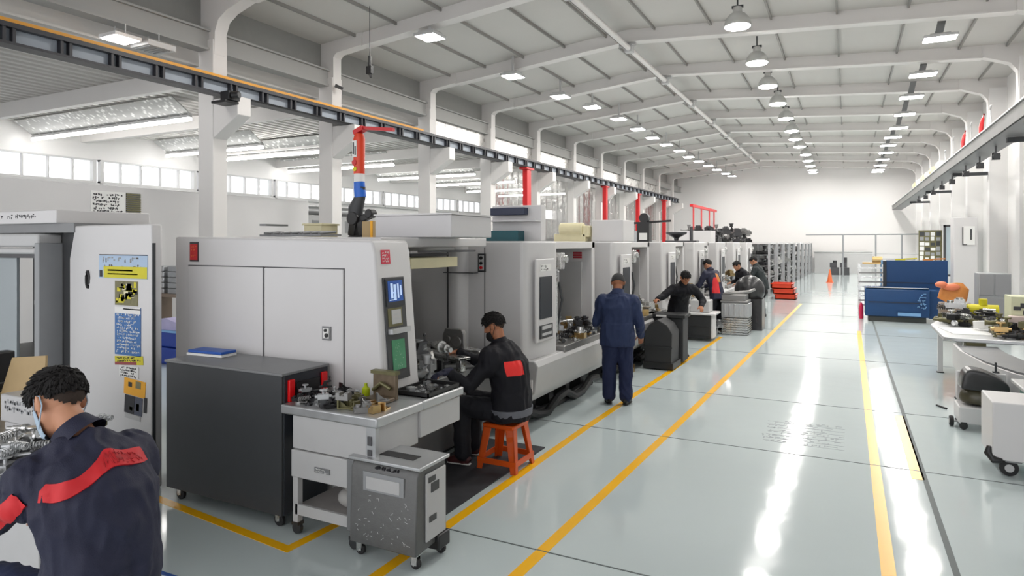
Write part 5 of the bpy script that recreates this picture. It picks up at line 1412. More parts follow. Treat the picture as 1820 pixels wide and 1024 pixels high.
def block_mb():
    mb = MB().box((-0.055, -0.04, 0), (0.055, 0.04, 0.035)).box((-0.055, -0.04, 0.035), (-0.02, 0.04, 0.06)).box((0.02, -0.04, 0.035), (0.055, 0.04, 0.06))
    for y in (-0.022, 0.022): mb.lathe([(0.006, 0), (0.012, 0), (0.012, 0.006), (0.006, 0.006)], (0, y, 0.035), 10)
    return mb
KINDS_ = dict(gear=gear_mb, flange=flange_mb, bracket=bracket_mb, shaft=shaft_mb, casting=casting_mb, pipe_elbow=elbow_mb, pulley=pulley_mb, valve=valve_mb, spring=spring_mb, bolt=bolt_mb, clamp=clamp_mb, guide_block=block_mb)
PM = {}
def part_mesh(kind, mk):
    if (kind, mk) not in PM:
        PM[(kind, mk)] = KINDS_[kind]().mesh(kind, M[mk], 35)
    return PM[(kind, mk)]
MATW = {'steel': 'bright steel', 'dsteel': 'dark steel', 'msteel': 'grey cast', 'brass': 'brass', 'black': 'black', 'olive': 'olive grey', 'lime': 'lime green', 'red': 'red', 'galv': 'zinc'}
WORD = dict(gear='gear wheel', flange='flange', bracket='bracket', shaft='stepped shaft', casting='ribbed casting', pipe_elbow='pipe elbow', pulley='pulley', valve='valve', spring='coil spring', bolt='bolt', clamp='toggle clamp', guide_block='guide block')
def zmax(me): return max(v.co.z for v in me.vertices)
def scatter(x0, x1, y0, y1, z, nx, ny, where, mats, kinds, seed, sc=(0.8, 1.3), layer2=0.0, skip=0.05, grow=1.0):
    rnd = random.Random(seed); dx, dy = (x1 - x0) / nx, (y1 - y0) / ny
    for i in range(nx):
        for j in range(ny):
            if rnd.random() < skip: continue
            z_ = z
            for lay in range(2):
                k = rnd.choice(kinds); mk = rnd.choice(mats); me = part_mesh(k, mk); s_ = rnd.uniform(*sc)
                o = bpy.data.objects.new(k, me); COL.objects.link(o)
                jx, jy = (0.22, 0.22) if lay == 0 else (0.08, 0.08)
                o.location = (x0 + dx * (i + 0.5 + rnd.uniform(-jx, jx)), y0 + dy * (j + 0.5 + rnd.uniform(-jy, jy)), z_ + 0.0005)
                o.rotation_euler = (0, 0, rnd.uniform(0, 2 * PI)); o.scale = (s_, s_, s_ * grow)
                tag(o, f'{MATW[mk]} {WORD[k]} {where}', 'machine part', f'{WORD[k]}s {where}')
                z_ += zmax(me) * s_ * grow
                if rnd.random() > layer2: break
ALLK = list(KINDS_)
# first machine: bench table, ledge tray, bed
scatter(-3.60, -3.22, 3.49, 3.94, 0.931, 6, 6, 'heaped on the bench table by the charcoal cabinet', ['steel', 'dsteel', 'msteel', 'galv', 'black', 'dsteel'], ['gear', 'bracket', 'clamp', 'casting', 'shaft', 'valve', 'spring', 'bolt'], 2, (0.5, 0.8), 0.55)
scatter(-3.20, -2.86, 3.50, 3.72, 0.931, 4, 2, 'at the front corner of the bench table', ['olive', 'msteel', 'brass'], ['casting', 'guide_block', 'bracket'], 3, (0.7, 0.95), 0.25)
gb = thing('gear_housing', 'rusty grey gear housing plate standing at the corner of the bench table', 'housing', (-3.0, 3.85, 0.931))
part('housing_plate', MB().box((-3.18, 3.90, 0.932), (-2.97, 3.94, 1.13)).box((-3.18, 3.78, 0.932), (-2.97, 3.90, 0.96)), mat('rusty_housing', S(112, 98, 80), 0.5, metal=0.4, var=0.35, vscale=25), gb, bevel=0.008)
part('housing_rim', MB().box((-3.19, 3.885, 1.12), (-2.96, 3.945, 1.145)).tube([(-3.16, 3.88, 1.0), (-3.08, 3.87, 1.06), (-3.0, 3.88, 1.02)], 0.015), M['olive'], gb)
single('bottle', MB().lathe([(0.028, 0), (0.03, 0.005), (0.03, 0.07), (0.012, 0.09), (0.012, 0.11)], (-3.23, 3.88, 0.932), 14), M['lime'], 'small lime green bottle beside the rusty housing plate', 'bottle')
tr_ = thing('parts_tray', 'black parts tray on the ledge beside the seated worker', 'tray', (-2.95, 4.75, 0.931))
part('tray_base', MB().box((-3.12, 4.08, 0.931), (-2.80, 4.53, 0.937)), M['black'], tr_)
part('tray_rim', MB().box((-3.12, 4.08, 0.931), (-3.11, 4.53, 0.965)).box((-2.81, 4.08, 0.931), (-2.80, 4.53, 0.965)).box((-3.12, 4.08, 0.931), (-2.8, 4.09, 0.965)).box((-3.12, 4.52, 0.931), (-2.8, 4.53, 0.965)), M['black'], tr_)
scatter(-3.09, -2.83, 4.12, 4.48, 0.938, 3, 4, 'in the black tray on the ledge', ['steel', 'galv'], ['gear', 'bolt', 'guide_block'], 5, (0.45, 0.65))
for i, (a, b, lb) in enumerate((((-4.3, 5.75), (-3.25, 5.35), 'long polished guide plate across the first machine bed, nearer the worker'), ((-4.35, 6.05), (-3.3, 5.8), 'long polished guide plate across the first machine bed, farther one'))):
    q = MB().bar((a[0], a[1], 0.99), (b[0], b[1], 0.99), 0.14, 0.025)
    for t in (0.06, 0.94): 
        c = Vector((a[0], a[1], 0)).lerp(Vector((b[0], b[1], 0)), t); q.box((c.x - 0.03, c.y - 0.04, 0.862), (c.x + 0.03, c.y + 0.04, 0.98))
    single('guide_plate', q, M['steel'], lb, 'plate', 'guide plates on the first bed', bevel=0.006)
q = MB().prism([(-0.11, 0), (0.11, 0), (0.13, 0.04), (0.13, 0.30), (0.10, 0.35), (-0.10, 0.35), (-0.13, 0.28), (-0.13, 0.04)], 'Y', -0.03, 0.03)
q.lathe([(0.03, -0.05), (0.06, -0.05), (0.06, -0.03), (0.03, -0.03)], (0.05, 0, 0.22), 18, 'Y').lathe([(0.02, -0.05), (0.04, -0.05), (0.04, -0.03), (0.02, -0.03)], (-0.06, 0, 0.24), 18, 'Y').lathe([(0.02, -0.045), (0.045, -0.045), (0.045, -0.03)], (0.0, 0, 0.1), 18, 'Y')
q.v = [Vector((-3.62, 5.75, 0.862)) + v for v in q.v]
single('gearbox_plate', q, M['msteel'], 'tall rounded gearbox plate with round bores standing on the first bed', 'plate', bevel=0.008)
scatter(-4.4, -3.36, 4.55, 5.28, 0.861, 8, 6, 'on the first machine bed before the console', ['steel', 'dsteel', 'galv', 'galv', 'steel'], ALLK, 7, (1.1, 1.7), 0.8, 0.0, 1.2)
scatter(-4.4, -3.75, 5.45, 5.62, 0.861, 4, 1, 'between the guide plates on the first bed', ['steel', 'dsteel', 'msteel'], ALLK, 8, (0.9, 1.3), 0.2)
scatter(-4.4, -3.36, 6.1, 6.3, 0.861, 6, 1, 'at the back of the first machine bed', ['steel', 'dsteel', 'black'], ALLK, 9, (1.0, 1.5), 0.5)
# near bench
scatter(-4.8, -4.08, 1.94, 2.39, 0.801, 7, 4, 'on the front of the near workbench', ['steel', 'galv', 'steel', 'dsteel', 'galv'], ALLK, 11, (0.8, 1.15), 0.75, 0.0)
scatter(-4.66, -4.3, 2.42, 2.68, 0.801, 3, 2, 'at the right end of the near workbench', ['steel', 'galv', 'dsteel', 'olive'], ALLK, 12, (0.8, 1.1), 0.6)
# beds of the following machines
NB = ['second', 'third', 'fourth', 'fifth', 'sixth']
for i, y in enumerate(MY[:5]):
    n_ = (7, 5, 4, 3, 3)[i]
    scatter(-4.3, -3.02, y + 0.95, y + 2.6, 0.861, n_, n_, f'on the bed of the {NB[i]} machine', ['dsteel', 'galv', 'steel', 'steel', 'brass'], ALLK, 20 + i, ((1.0, 1.5), (1.4, 2.0), (1.6, 2.2), (2.0, 2.6), (2.0, 2.6))[i], 0.6)
# ------------------------------------------------------------------ things on top of the machines
def rect_thing(name, label, cat, a, b, m_, group=None, bev=0.008): return single(name, MB().box(a, b), m_, label, cat, group, bevel=bev)
q = MB().box((-6.05, 4.6, 2.17), (-5.2, 4.9, 2.19)).box((-6.05, 4.6, 2.28), (-5.95, 4.9, 2.3))
for k in range(9): q.cyl((-6.0 + 0.09 * k, 4.62 + 0.02 * (k % 3), 2.20), (-5.98 + 0.09 * k, 4.88, 2.215), 0.014, n=8)
q.v = [v + Vector((0.55, 0.3, 0)) for v in q.v]
single('pipe_bundle', q, M['midgrey'], 'low rack of thin grey pipes on top of the nearest machine', 'pipes')
b_ = thing('supply_box', 'pale cream box on top of the nearest machine, left of the orange arm', 'box', (-4.95, 5.3, 2.16))
part('box_body', MB().box((-5.22, 5.25, 2.162), (-4.97, 5.5, 2.29)), M['cream'], b_, bevel=0.006)
part('box_lid', MB().box((-5.235, 5.235, 2.29), (-4.955, 5.515, 2.31)), M['cream'], b_, bevel=0.004)
b_ = thing('parts_box', 'small tan box on the machine roof next to the wide pale box', 'box', (-4.25, 5.3, 2.16))
part('box_body', MB().box((-4.38, 5.2, 2.152), (-4.13, 5.45, 2.32)), M['card'], b_, bevel=0.004)
part('box_tape', MB().box((-4.27, 5.196, 2.152), (-4.24, 5.454, 2.323)), M['posterorange'], b_)
# orange painted manipulator arm
ar = thing('manipulator_arm', 'orange, white and blue hanging manipulator arm with a black jointed base', 'robot arm', (-4.65, 5.4, 2.16))
ax_, ay = -4.76, 5.62
C_ = lambda pts, r, n=14: MB().loft(pts, r, n, side=(1, 0, 0))
part('base_plate', MB().lathe([(0.14, 0), (0.15, 0.01), (0.13, 0.03)], (ax_ + 0.02, ay, 2.152), 20), M['black'], ar)
part('lower_joint', MB().bar((ax_ - 0.09, ay, 2.18), (ax_ - 0.06, ay, 2.38), 0.09, 0.10).bar((ax_ + 0.06, ay, 2.18), (ax_ + 0.02, ay, 2.34), 0.08, 0.09).cyl((ax_ - 0.06, ay - 0.07, 2.37), (ax_ - 0.06, ay + 0.07, 2.37), 0.075, n=18).bar((ax_ - 0.03, ay, 2.34), (ax_ + 0.14, ay, 2.40), 0.07, 0.07).cyl((ax_ + 0.15, ay - 0.05, 2.42), (ax_ + 0.15, ay + 0.05, 2.42), 0.05, n=14), M['black'], ar, bevel=0.008)
part('upper_arm', C_([(ax_ - 0.07, ay, 2.36), (ax_ - 0.06, ay, 2.48), (ax_ + 0.0, ay, 2.60), (ax_ + 0.01, ay, 2.72)], [(0.085, 0.07), (0.09, 0.07), (0.065, 0.055), (0.055, 0.05)]), M['dark'], ar)
part('arm_tip', C_([(ax_ + 0.005, ay, 2.60), (ax_ - 0.005, ay, 2.69), (ax_ - 0.01, ay, 2.77)], [(0.068, 0.058), (0.068, 0.060), (0.064, 0.057)]), mat('cobalt_sleeve', S(28, 100, 200), 0.4), ar, label='blue sleeve tip')
part('arm_band', C_([(ax_ - 0.01, ay, 2.75), (ax_ - 0.012, ay, 2.88)], [(0.060, 0.057), (0.062, 0.056)]), M['paper'], ar, label='white sleeve band')
sl2 = part('arm_sleeve', C_([(ax_ - 0.012, ay, 2.86), (ax_ - 0.012, ay, 3.24), (ax_ - 0.01, ay, 3.30)], [(0.065, 0.058), (0.07, 0.06), (0.05, 0.05)]), M['orangered'], ar, label='orange printed sleeve')
q = MB().box((ax_ - 0.055, ay - 0.065, 3.04), (ax_ + 0.005, ay - 0.056, 3.22)).m(1).box((ax_ - 0.045, ay - 0.069, 3.07), (ax_ - 0.03, ay - 0.064, 3.20)).box((ax_ - 0.02, ay - 0.069, 3.06), (ax_ - 0.005, ay - 0.064, 3.16)).m(2).cyl((ax_ - 0.03, ay - 0.066, 2.98), (ax_ - 0.03, ay - 0.058, 2.98), 0.03, n=16).m(3).cyl((ax_ - 0.02, ay - 0.066, 2.91), (ax_ - 0.02, ay - 0.058, 2.91), 0.026, n=16)
part('sleeve_print', q, [M['paper'], M['dark'], M['red'], M['posteryellow']], sl2)
part('top_bar', MB().bar((ax_ - 0.06, ay, 3.31), (ax_ + 0.06, ay, 3.36), 0.09, 0.05).bar((ax_ + 0.04, ay, 3.36), (ax_ + 0.42, ay + 0.05, 3.32), 0.05, 0.035), M['red'], ar, label='red top bar')
# boxes on the second and third machine
z = 2.122
def tbox(name, label, cat, a, b, m1_, m2_, pn='display'):
    r = thing(name, label, cat, ((a[0]+b[0])/2, (a[1]+b[1])/2, a[2]))
    part('housing', MB().box(a, b), m1_, r, bevel=0.01)
    w_ = b[0] - a[0]; h_ = b[2] - a[2]
    part(pn, MB().box((a[0] + w_ * 0.06, a[1] - 0.006, a[2] + h_ * 0.2), (b[0] - w_ * 0.06, a[1], b[2] - h_ * 0.12)), m2_, r)
    return r
rk = thing('control_rack', 'white control rack holding two dark units on the second machine', 'rack', (-3.9, 7.0, z))
part('back_panel', MB().box((-3.95, 7.16, z), (-3.28, 7.3, 2.56)), WH, rk, bevel=0.008)
part('upper_unit', MB().box((-3.92, 7.05, 2.44), (-3.45, 7.16, 2.53)), M['navyplastic'], rk, bevel=0.006, label='dark navy unit')
part('lower_unit', MB().box((-3.94, 6.98, z), (-3.50, 7.16, 2.25)), M['teal'], rk, bevel=0.006, label='teal unit')
part('shelf', MB().box((-3.95, 7.0, 2.36), (-3.28, 7.16, 2.38)), WH2, rk)
tbox('monitor_box', 'small dark screened box on the second machine beside the wide pale box', 'box', (-4.62, 6.95, z), (-4.35, 7.15, 2.40), M['light'], M['bezel'])
q = MB()
for k in range(3): q.cyl((-4.22 + 0.07 * k, 7.0, z), (-4.22 + 0.07 * k, 7.0, 2.40 - 0.02 * k), 0.022, n=10)
q.box((-4.26, 6.96, z), (-4.04, 7.04, z + 0.02))
single('filter_stand', q, M['galv'], 'three slim metal filter tubes in a stand on the second machine', 'filters')
single('pump_unit', MB().box((-4.3, 9.9, z), (-3.75, 10.2, 2.25)).cyl((-4.2, 9.95, 2.33), (-3.8, 9.95, 2.33), 0.10, n=16).box((-3.8, 9.9, 2.2), (-3.7, 10.1, 2.38)), M['cream'], 'pale motor unit on the third machine', 'motor', bevel=0.01)
rect_thing('roof_box', 'tall white box on the third machine behind the pale motor unit', 'box', (-3.68, 10.0, z), (-3.15, 10.6, 2.47), WH)
rect_thing('roof_box', 'grey slatted box on the fourth machine', 'box', (-4.2, 12.9, z), (-3.7, 13.4, 2.35), M['galv'])
q = MB().box((-3.75, 12.8, z), (-3.5, 13.0, 2.52)).lathe([(0.10, -0.06), (0.10, 0.06)], (-3.62, 12.9, 2.60), 18, 'Y').m(1).lathe([(0.075, -0.07), (0.075, -0.06)], (-3.62, 12.9, 2.42), 18, 'Y').box((-3.70, 12.795, 2.16), (-3.54, 12.80, 2.30)).m(0).bar((-4.3, 12.95, 2.48), (-3.1, 12.95, 2.54), 0.04)
single('gauge_head', q, [M['black'], M['paper']], 'black gauge head with white dials on the fourth machine', 'gauge')
q = MB().box((-3.95, 15.9, z), (-3.2, 16.2, 2.16)).lathe([(0.04, 0), (0.06, 0.1), (0.25, 0.2), (0.26, 0.24)], (-3.7, 16.0, z), 14).cyl((-3.35, 16.05, z), (-3.35, 16.05, 2.5), 0.04, n=10)
single('funnel_stand', q, M['dsteel'], 'dark funnel stand on the fifth machine', 'funnel')
rect_thing('roof_box', 'white box on the sixth machine', 'box', (-4.3, 18.9, z), (-3.4, 19.6, 2.45), WH)
scatter(-4.4, -3.3, 15.75 + 3.9, 20.6, z, 5, 2, 'on top of the sixth machine', ['dsteel', 'black', 'msteel'], ['casting', 'valve', 'pipe_elbow'], 41, (2.0, 2.8), 0.4)
scatter(-4.4, -3.3, 21.9, 23.9, z, 5, 3, 'on top of the seventh machine', ['dsteel', 'black', 'msteel'], ['casting', 'valve', 'pipe_elbow'], 42, (2.0, 2.8), 0.4)
scatter(-4.4, -3.3, 24.9, 26.9, z, 4, 3, 'on top of the eighth machine', ['dsteel', 'black', 'msteel'], ['casting', 'valve', 'pipe_elbow'], 43, (2.2, 3.0), 0.4)

# ------------------------------------------------------------------ racks of metal parts at the end of the row
RACKS = []
def build_rack():
    r = thing('parts_rack', '', 'rack', (0, 0, 0), 0, 'open steel racks of machine parts')
    for (x, y) in ((0, 0), (0, 2.3), (-1.1, 0), (-1.1, 2.3)): part('upright', MB().box((x - 0.04, y - 0.04, 0), (x + 0.04, y + 0.04, 2.06)), M['galv'], r, world=False)
    for zz in (0.22, 0.70, 1.16, 1.60): part('shelf', MB().box((-1.1, 0, zz), (0.0, 2.3, zz + 0.03)), M['midgrey'], r, world=False)
    part('top_panel', MB().box((-1.15, -0.05, 2.06), (0.05, 2.35, 2.12)), WH, r, world=False)
    part('back_panel', MB().box((-1.1, 0, 0.2), (-1.08, 2.3, 2.06)), M['light'], r, world=False)
    return r
rk0 = build_rack()
for i in range(9):
    y = 27.8 + 2.5 * i; lb = f'{ORD[i]} open rack of metal parts after the last white machine'
    x = -2.75 + 0.07 * i
    if i == 0: rk0.location = (x, y, 0); rk0['label'] = lb
    else: dup(rk0, (x, y, 0), label=lb)
    if i < 6:
        for s_, zz in enumerate((0.25, 0.73, 1.19, 1.63)):
            scatter(x - 0.42, x - 0.05, y + 0.08, y + 2.22, zz + 0.001, 1, 4 if i < 3 else 3, f'on the {("bottom", "second", "third", "top")[s_]} shelf of the {ORD[i]} rack', ['dsteel', 'steel', 'black', 'msteel', 'galv'], ['casting', 'valve', 'pipe_elbow', 'pulley', 'clamp', 'flange'], 60 + i * 4 + s_, (2.4, 3.2), 0.0, 0.0, 1.0)
# ------------------------------------------------------------------ bins, trays and crates along the aisle
gbn = thing('covered_bin', 'dark grey bin with a peaked cover, nearest to the standing worker', 'bin', (-2.9, 10.9, 0))
part('bin_body', MB().prism([(-3.010, 0.03), (-2.570, 0.03), (-2.550, 0.60), (-2.630, 0.74), (-2.790, 0.83), (-2.930, 0.74), (-3.010, 0.60)], 'Y', 10.72, 11.25), M['charcoal'], gbn, bevel=0.012)
part('bin_base', MB().box((-3.030, 10.70, 0.02), (-2.530, 11.27, 0.12)), M['black'], gbn)
part('bin_strap', MB().box((-3.015, 10.70, 0.36), (-2.545, 10.722, 0.39)), M['charcoal'], gbn)
gb2 = thing('covered_bin', 'wide dark grey bin with flat lid behind the peaked bin', 'bin', (-2.9, 11.55, 0))
part('bin_body', MB().box((-3.130, 11.35, 0.04), (-2.510, 11.75, 0.80)), M['charcoal'], gb2, bevel=0.02)
part('bin_lid', MB().box((-3.170, 11.32, 0.80), (-2.470, 11.78, 0.86)), M['charcoal'], gb2, bevel=0.01)
part('label_plate', MB().box((-2.970, 11.312, 0.815), (-2.790, 11.32, 0.845)), M['paper'], gb2)
single('coil_part', MB().tube([(-3.16 + 0.04 * math.sin(k * 0.9), 10.35, 0.12 + 0.016 * k) for k in range(20)], 0.02, 8).box((-3.25, 10.28, 0), (-3.08, 10.42, 0.12)), M['brass'], 'coiled bronze part on a block beside the standing worker', 'part')
bc = thing('rolling_cabinet', 'low black cabinet with white top behind the dark grey bins', 'cabinet', (-2.92, 14.5, 0))
part('cabinet_body', MB().box((-3.130, 14.25, 0.06), (-2.570, 14.8, 0.56)), M['charcoal'], bc, bevel=0.02)
part('cabinet_top', MB().box((-3.210, 14.2, 0.56), (-2.470, 14.9, 0.60)), M['white'], bc, bevel=0.01)
part('cabinet_seam', MB().box((-3.110, 14.243, 0.30), (-2.590, 14.252, 0.31)).box((-3.110, 14.243, 0.12), (-2.590, 14.252, 0.13)), M['black'], bc)
part('side_panel', MB().box((-2.570, 14.3, 0.06), (-2.540, 14.75, 0.55)), M['white'], bc)
part('top_case', MB().box((-3.150, 14.4, 0.60), (-2.630, 14.85, 0.86)), M['light'], bc, bevel=0.02)
# silver trays in a stack
for k in range(7):
    z0_ = 0.01 + 0.055 * k
    q = MB().box((-2.55, 15.55, z0_), (-1.99, 16.1, z0_ + 0.012)).box((-2.57, 15.53, z0_ + 0.034), (-1.97, 16.12, z0_ + 0.046)).prism([(-2.55, z0_ + 0.01), (-1.99, z0_ + 0.01), (-1.98, z0_ + 0.036), (-2.56, z0_ + 0.036)], 'Y', 15.55, 16.1)
    single('metal_tray', q, M['steel'], f'silver tray, {ORD[k]} from the floor in the tray stack', 'tray', 'silver trays stacked by the aisle')
q = MB().box((-2.57, 15.55, 0.40), (-1.97, 16.1, 0.72))
for k in range(5): q.box((-2.51 + 0.11 * k, 15.535, 0.43), (-2.47 + 0.11 * k, 15.55, 0.70))
single('metal_case', q, M['galv'], 'ribbed silver case on top of the silver tray stack', 'case', bevel=0.01)
q = MB().box((-2.6, 15.6, 0.725), (-2.0, 16.2, 0.78)).box((-2.58, 15.62, 0.78), (-2.05, 16.15, 0.90)).tube([(-2.6, 15.7, 0.9), (-2.3, 15.65, 0.96), (-2.0, 15.8, 0.98), (-1.9, 16.0, 1.02)], 0.035)
single('motor_block', q, M['msteel'], 'grey motor block on top of the ribbed silver case', 'motor', bevel=0.01)
scatter(-3.05, -2.6, 15.3, 15.9, 0.001, 3, 3, 'on the floor left of the tray stack', ['steel', 'galv', 'dsteel'], ['casting', 'valve', 'pipe_elbow', 'clamp'], 91, (1.6, 2.2), 0.6)
single('black_cover', MB().ell((-2.12, 16.9, 0.95), (0.36, 0.32, 0.36)).box((-2.45, 16.6, 0.0), (-1.8, 17.2, 0.75)), M['plasticbag'], 'rounded black plastic cover over a crate behind the silver stack', 'cover')
for k in range(3):
    z0_ = 0.002 + 0.20 * k
    o = thing('orange_crate', f'orange crate at the far aisle, {("lowest", "middle", "topmost")[k]} of its stack', 'crate', (-2.0, 26.6, z0_), 0, 'orange crates on the far floor')
    xo = -0.06 * k
    q = MB().box((-2.4 + xo, 26.2, z0_), (-1.68 + xo, 27.2, z0_ + 0.03))
    part('crate_floor', q, M['orangered'], o)
    q = MB()
    for (a, b) in (((-2.4, 26.2), (-1.68, 26.23)), ((-2.4, 27.17), (-1.68, 27.2)), ((-2.4, 26.2), (-2.37, 27.2)), ((-1.71, 26.2), (-1.68, 27.2))): q.box((a[0] + xo, a[1], z0_), (b[0] + xo, b[1], z0_ + 0.19))
    part('crate_wall', q, M['orangered'], o)
    part('crate_rim', MB().box((-2.43 + xo, 26.17, z0_ + 0.16), (-1.65 + xo, 26.2, z0_ + 0.19)).box((-1.68 + xo, 26.17, z0_ + 0.16), (-1.65 + xo, 27.23, z0_ + 0.19)), M['orangered'], o)
# traffic cone and far small pump
q = MB().box((-0.98, 38.4, 0), (-0.62, 38.76, 0.03)).lathe([(0.14, 0.03), (0.03, 0.68), (0.02, 0.7)], (-0.8, 38.58, 0), 16)
single('traffic_cone', q, M['cone'], 'small orange traffic cone far down the aisle', 'cone')
for i, x in enumerate((-0.7, -0.1)):
    q = MB().box((x - 0.25, 47.8, 0), (x + 0.25, 48.4, 0.5)).cyl((x, 48.1, 0.5), (x, 48.1, 0.95 + 0.2 * i), 0.12, n=12).box((x - 0.3, 47.9, 0.5), (x + 0.1, 48.2, 0.8))
    single('pump', q, M['dsteel'], ('dark pump by the end wall, left of two', 'taller dark pump by the end wall, right of two')[i], 'pump', 'pumps by the end wall')

# ------------------------------------------------------------------ background behind the first machines
for k in range(2):
    z0_ = 0.002 + 0.3 * k
    r = thing('blue_crate', f'{("lower", "upper")[k]} blue crate seen through the gap beside the white pillar', 'crate', (-10.6, 7.6, z0_), 0, 'blue crates behind the pillar gap')
    part('crate_body', MB().box((-11.0, 7.3, z0_), (-10.0, 8.0, z0_ + 0.27)), mat('deep_blue_crate', S(22, 58, 150), 0.4), r, bevel=0.02)
    part('crate_rim', MB().box((-11.04, 7.26, z0_ + 0.26), (-9.96, 8.04, z0_ + 0.295)), M['paleblue'] if k == 1 else MATS['deep_blue_crate'], r)
single('lilac_sheet', MB().prism([(-11.0, 0.60), (-10.0, 0.60), (-10.1, 0.72), (-10.5, 0.80), (-10.9, 0.74)], 'Y', 7.3, 8.0), mat('lilac_film', S(176, 170, 206), 0.4, var=0.15), 'folded lilac sheet lying on the blue crates', 'sheet')
sh_ = thing('storage_shelf', 'grey storage shelf with stacked packs behind the pillar gap', 'shelf', (-11.9, 8.6, 0))
part('shelf_board', MB().box((-12.6, 8.2, 1.05), (-10.8, 8.9, 1.10)), M['brown'], sh_)
for x in (-12.6, -10.85): part('side_panel', MB().box((x, 8.2, 0), (x + 0.05, 8.9, 1.05)), M['brown'], sh_)
for i, x in enumerate((-12.2, -11.75, -11.35, -11.0)):
    for k in range(5):
        single('parts_pack', MB().box((x - 0.17, 8.35, 1.101 + 0.11 * k), (x + 0.17, 8.75, 1.20 + 0.11 * k)), M['grey'] if i in (1, 3) else M['galv'], f'{"dark grey" if i in (1, 3) else "pale grey"} flat pack in a pile on the grey storage shelf', 'pack', f'{"dark" if i in (1, 3) else "pale"} packs on the storage shelf', bevel=0.01)
# equipment visible over the machine roofs in the side hall
for i, (x, y, w_, d_, h_, mk, lb) in enumerate(((-13.5, 15.2, 1.2, 3.0, 2.9, 'light', 'grey equipment block in the side hall behind the first columns'), (-13.4, 19.2, 1.2, 2.2, 2.8, 'galv', 'zinc sheet unit in the side hall past the third column'), (-13.6, 24.0, 1.4, 3.0, 3.0, 'white', 'white unit in the side hall behind the plastic curtain'))):
    r = thing('side_unit', lb, 'machine', (x, y, 0))
    part('unit_body', MB().box((x - w_, y - d_ / 2, 0), (x, y + d_ / 2, h_)), M[mk], r, bevel=0.02)
    q = MB()
    for k in range(5): q.box((x, y - d_ / 2 + 0.2 + 0.45 * k, h_ - 0.5), (x + 0.01, y - d_ / 2 + 0.5 + 0.45 * k, h_ - 0.15))
    part('front_panel', q, M['midgrey'], r)
    part('top_duct', MB().cyl((x - 0.5, y - d_ / 2, h_ + 0.15), (x - 0.5, y + d_ / 2, h_ + 0.15), 0.15, n=14), M['galv'], r)
# ------------------------------------------------------------------ right side of the hall
bl = thing('blue_machine', 'large blue machine with a low front housing and tall back panel', 'machine', (1.3, 20.6, 0))
part('front_housing', MB().prism([(20.05, 0.14), (20.0, 0.5), (20.05, 0.86), (20.12, 0.90), (20.75, 0.90), (20.75, 0.14)], 'X', 0.44, 1.92), M['blue'], bl, bevel=0.02)
part('front_seam', MB().box((0.52, 19.985, 0.515), (1.75, 20.012, 0.53)), M['darkside'], bl)
part('plinth', MB().box((0.52, 20.1, 0.0), (1.85, 20.75, 0.14)), mat('dark_olive_plinth', (0.05, 0.055, 0.05), 0.6), bl)
part('back_panel', MB().box((0.98, 20.95, 0.1), (2.42, 21.15, 1.62)), M['blue'], bl, bevel=0.012)
part('panel_rib', MB().box((0.98, 20.94, 1.0), (2.42, 20.952, 1.015)).box((0.9, 20.93, 0.1), (0.985, 21.1, 1.6)), M['darkside'], bl)
part('side_housing', MB().box((1.92, 20.3, 0.1), (2.35, 20.95, 0.85)), M['blue'], bl, bevel=0.015)
q = MB().box((1.20, 19.985, 0.18), (1.72, 20.02, 0.26))
q.v = [v + Vector((0.0, -0.005, 0)) for v in q.v]
part('name_sticker', q, M['paleblue'], bl)
q = MB(); scribble(q, (1.62, 19.99, 0.80), (1, 0, 0), (0, 0, -1), 0.2, 0.42, 5, 71, stroke=0.24, lift=0.03, fill=1.0)
part('control_marks', q, M['paleblue'], bl)
part('top_trim', MB().box((0.46, 20.05, 0.90), (1.90, 20.12, 0.915)), M['light'], bl)
mr = thing('frame_rack', 'silver rack of steel lengths to the left of the blue machine', 'rack', (0.6, 21.3, 0))
for (x, y) in ((0.32, 21.0), (0.9, 21.0), (0.32, 21.7), (0.9, 21.7)): part('upright', MB().box((x - 0.03, y - 0.03, 0), (x + 0.03, y + 0.03, 1.5)), M['steel'], mr)
for k in range(9): part('cross_bar', MB().bar((0.30, 21.0 - 0.01, 0.35 + 0.13 * k), (0.94, 20.99, 0.36 + 0.13 * k), 0.05, 0.045), M['msteel'] if k % 2 else M['steel'], mr)
part('side_sheet', MB().box((0.86, 21.05, 0.3), (0.90, 21.6, 1.62)), M['paleblue'], mr)
part('top_motor', MB().cyl((0.65, 21.3, 1.62), (0.9, 21.3, 1.62), 0.10, n=14).box((0.4, 21.2, 1.5), (0.95, 21.5, 1.55)), M['brass'], mr)
single('extinguisher', MB().lathe([(0.05, 0), (0.055, 0.02), (0.055, 0.34), (0.03, 0.40), (0.02, 0.44)], (0.36, 20.6, 0.0), 14), mat('pink_red_cylinder', S(220, 40, 84), 0.35), 'slim pink-red cylinder standing beside the blue machine', 'cylinder')
scatter(1.0, 2.3, 21.2, 21.5, 1.0, 1, 1, 'behind the blue machine', ['brass'], ['pulley'], 5) if False else None
for i, (x, mk, lb) in enumerate(((1.3, 'posteryellow', 'yellow tool on top of the tall blue panel'), (1.95, 'tan', 'tan handled tool on top of the tall blue panel'))):
    single('hand_tool', MB().box((x - 0.1, 21.0, 1.622), (x + 0.14, 21.08, 1.66)).bar((x + 0.1, 21.04, 1.655), (x + 0.42, 21.04, 1.675), 0.035), M[mk], lb, 'tool')
